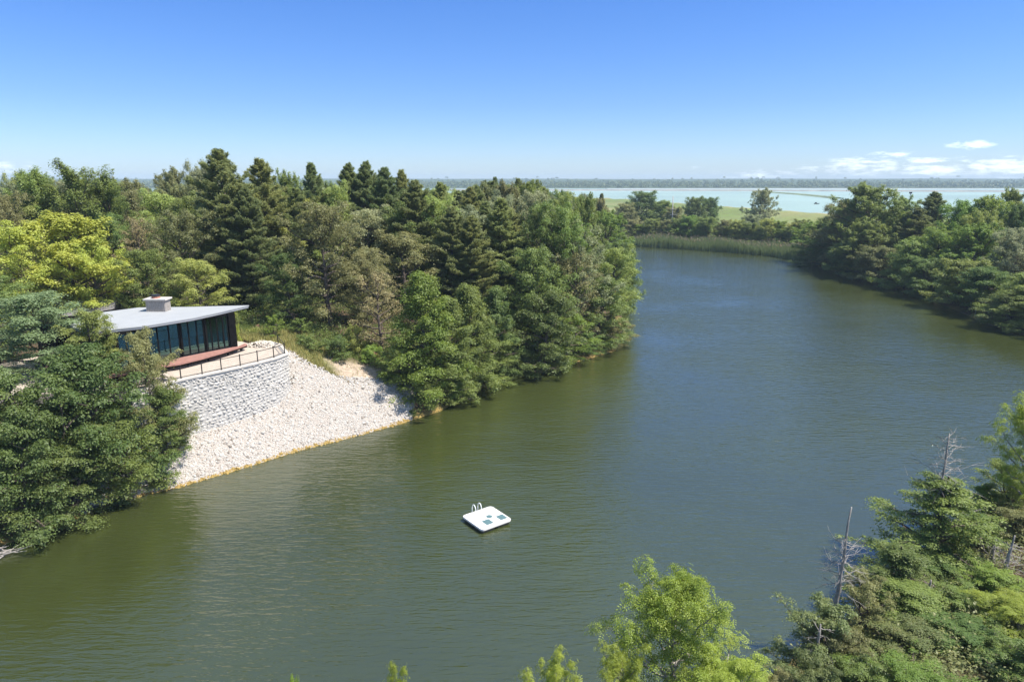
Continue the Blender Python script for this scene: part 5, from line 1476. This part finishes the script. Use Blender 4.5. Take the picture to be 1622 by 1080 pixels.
def undergrowth(name, n, xr, yr, cond, lf, lab, hgt=1.0, size=.22, seed=1):
    r = np.random.default_rng(seed); cx = r.uniform(*xr, n); cy = r.uniform(*yr, n)
    h_, s_, q_, w_ = height(cx[None], cy[None]); ok = cond(cx, cy, s_[0], w_[0]); cx = cx[ok]; cy = cy[ok]; h_ = h_[0][ok]; k = 26
    C0 = np.stack([cx, cy, h_ + hgt * r.uniform(.1, .8, len(cx))], 1); pi = np.repeat(np.arange(len(cx)), k); m_ = len(pi)
    Cc = C0[pi] + r.normal(0, 1, (m_, 3)) * np.array([.42, .42, .25]); N = unit(r.normal(0, .5, (m_, 3)) + np.array([0, 0, .9]))
    ls = size * r.uniform(.7, 1.3, m_)
    tag(link(name, leaves_mesh(name, Cc, N, r.normal(0, 1, (m_, 3)), ls, ls * .6, r.uniform(0, 1, m_), LM[lf])), lab, 'undergrowth', kind='stuff')


undergrowth('undergrowth', 11000, (-60, 22), (40, 108), lambda x, y, s, w: (s > .2) & (w > .6) & ((s < 3.5) | (y > 76)) & ~((x > -34) & (x < right_end[0] + .6) & (y < 78.5)), 'dark',
            'dark leafy undergrowth along the left banks and below the woods', seed=3)
undergrowth('bank_undergrowth', 2200, (70, 130), (95, 235), lambda x, y, s, w: (s > .1) & (s < 6), 'dark', 'dark leafy undergrowth along the foot of the right bank', hgt=1.6, size=.3, seed=4)
undergrowth('near_undergrowth', 9000, (-8, 60), (16, 58), lambda x, y, s, w: (s > .1) & (s < 16), 'olive', 'leafy undergrowth at the foot of the near bank trees', seed=5, size=.16)

# ------------------------------------------------------------------ far wooded shore
fw = np.random.default_rng(77); LM['far'] = leaf_mat('far_leaf', (.075, .115, .035), (.16, .20, .055), trans=.1)
CC_, NN_, vv = [], [], []
NC = 5200
fx = fw.uniform(-2600, 3600, NC); fy = 1948 + np.abs(fw.normal(0, 1, NC)) * 330
fh, _, _, _ = height(fx[None], fy[None]); fh = fh[0]
R_ = fw.uniform(4.5, 9, NC); Ht = fw.uniform(9, 17, NC)
pi = np.repeat(np.arange(NC), 40); m_ = len(pi)
d = unit(fw.normal(0, 1, (m_, 3))); d[:, 2] = np.abs(d[:, 2]) * 1.1 - .35
Cc = np.stack([fx[pi] + d[:, 0] * R_[pi], fy[pi] + d[:, 1] * R_[pi], fh[pi] + Ht[pi] * .55 + d[:, 2] * Ht[pi] * .45], 1)
Nn = unit(d + fw.normal(0, .35, (m_, 3)))
ls = fw.uniform(2.0, 4.2, m_); tv = fw.uniform(0, 1, NC)
me = leaves_mesh('far_woods', Cc, Nn, fw.normal(0, 1, (m_, 3)), ls, ls * .8, tv[pi] * .75 + fw.uniform(0, .25, m_), LM['far'])
tag(link('far_woods', me), 'continuous far-off woods along the opposite shore of the reservoir', 'woods', kind='stuff')
# low scrub on the embankment side strip behind the hedge
undergrowth('scrub', 5200, (30, 190), (250, 345), lambda x, y, s, w: (s > 11) & (y < 345 - (x - 60) * .25), 'olive', 'low olive scrub on the flat strip behind the reeds', hgt=1.6, size=.55, seed=9)

# ------------------------------------------------------------------ haze
HAZE = 0.00018
if HAZE > 0:
    m, t, out = nt('haze_air')
    pv = mn(t, 'ShaderNodeVolumePrincipled'); pv.inputs['Color'].default_value = (.68, .86, 1, 1); pv.inputs['Density'].default_value = HAZE
    t.links.new(pv.outputs[0], out.inputs['Volume'])
    mb = MB(); mb.prism([(-5200, -400), (5200, -400), (5200, 5200), (-5200, 5200)], -4, 60)
    o = mb.build('haze', m); tag(o, kind='stuff'); o['label'] = 'thin pale summer haze over the far water and woods'; o['category'] = 'haze'
print('trees', tree_i, 'fill', nfill)
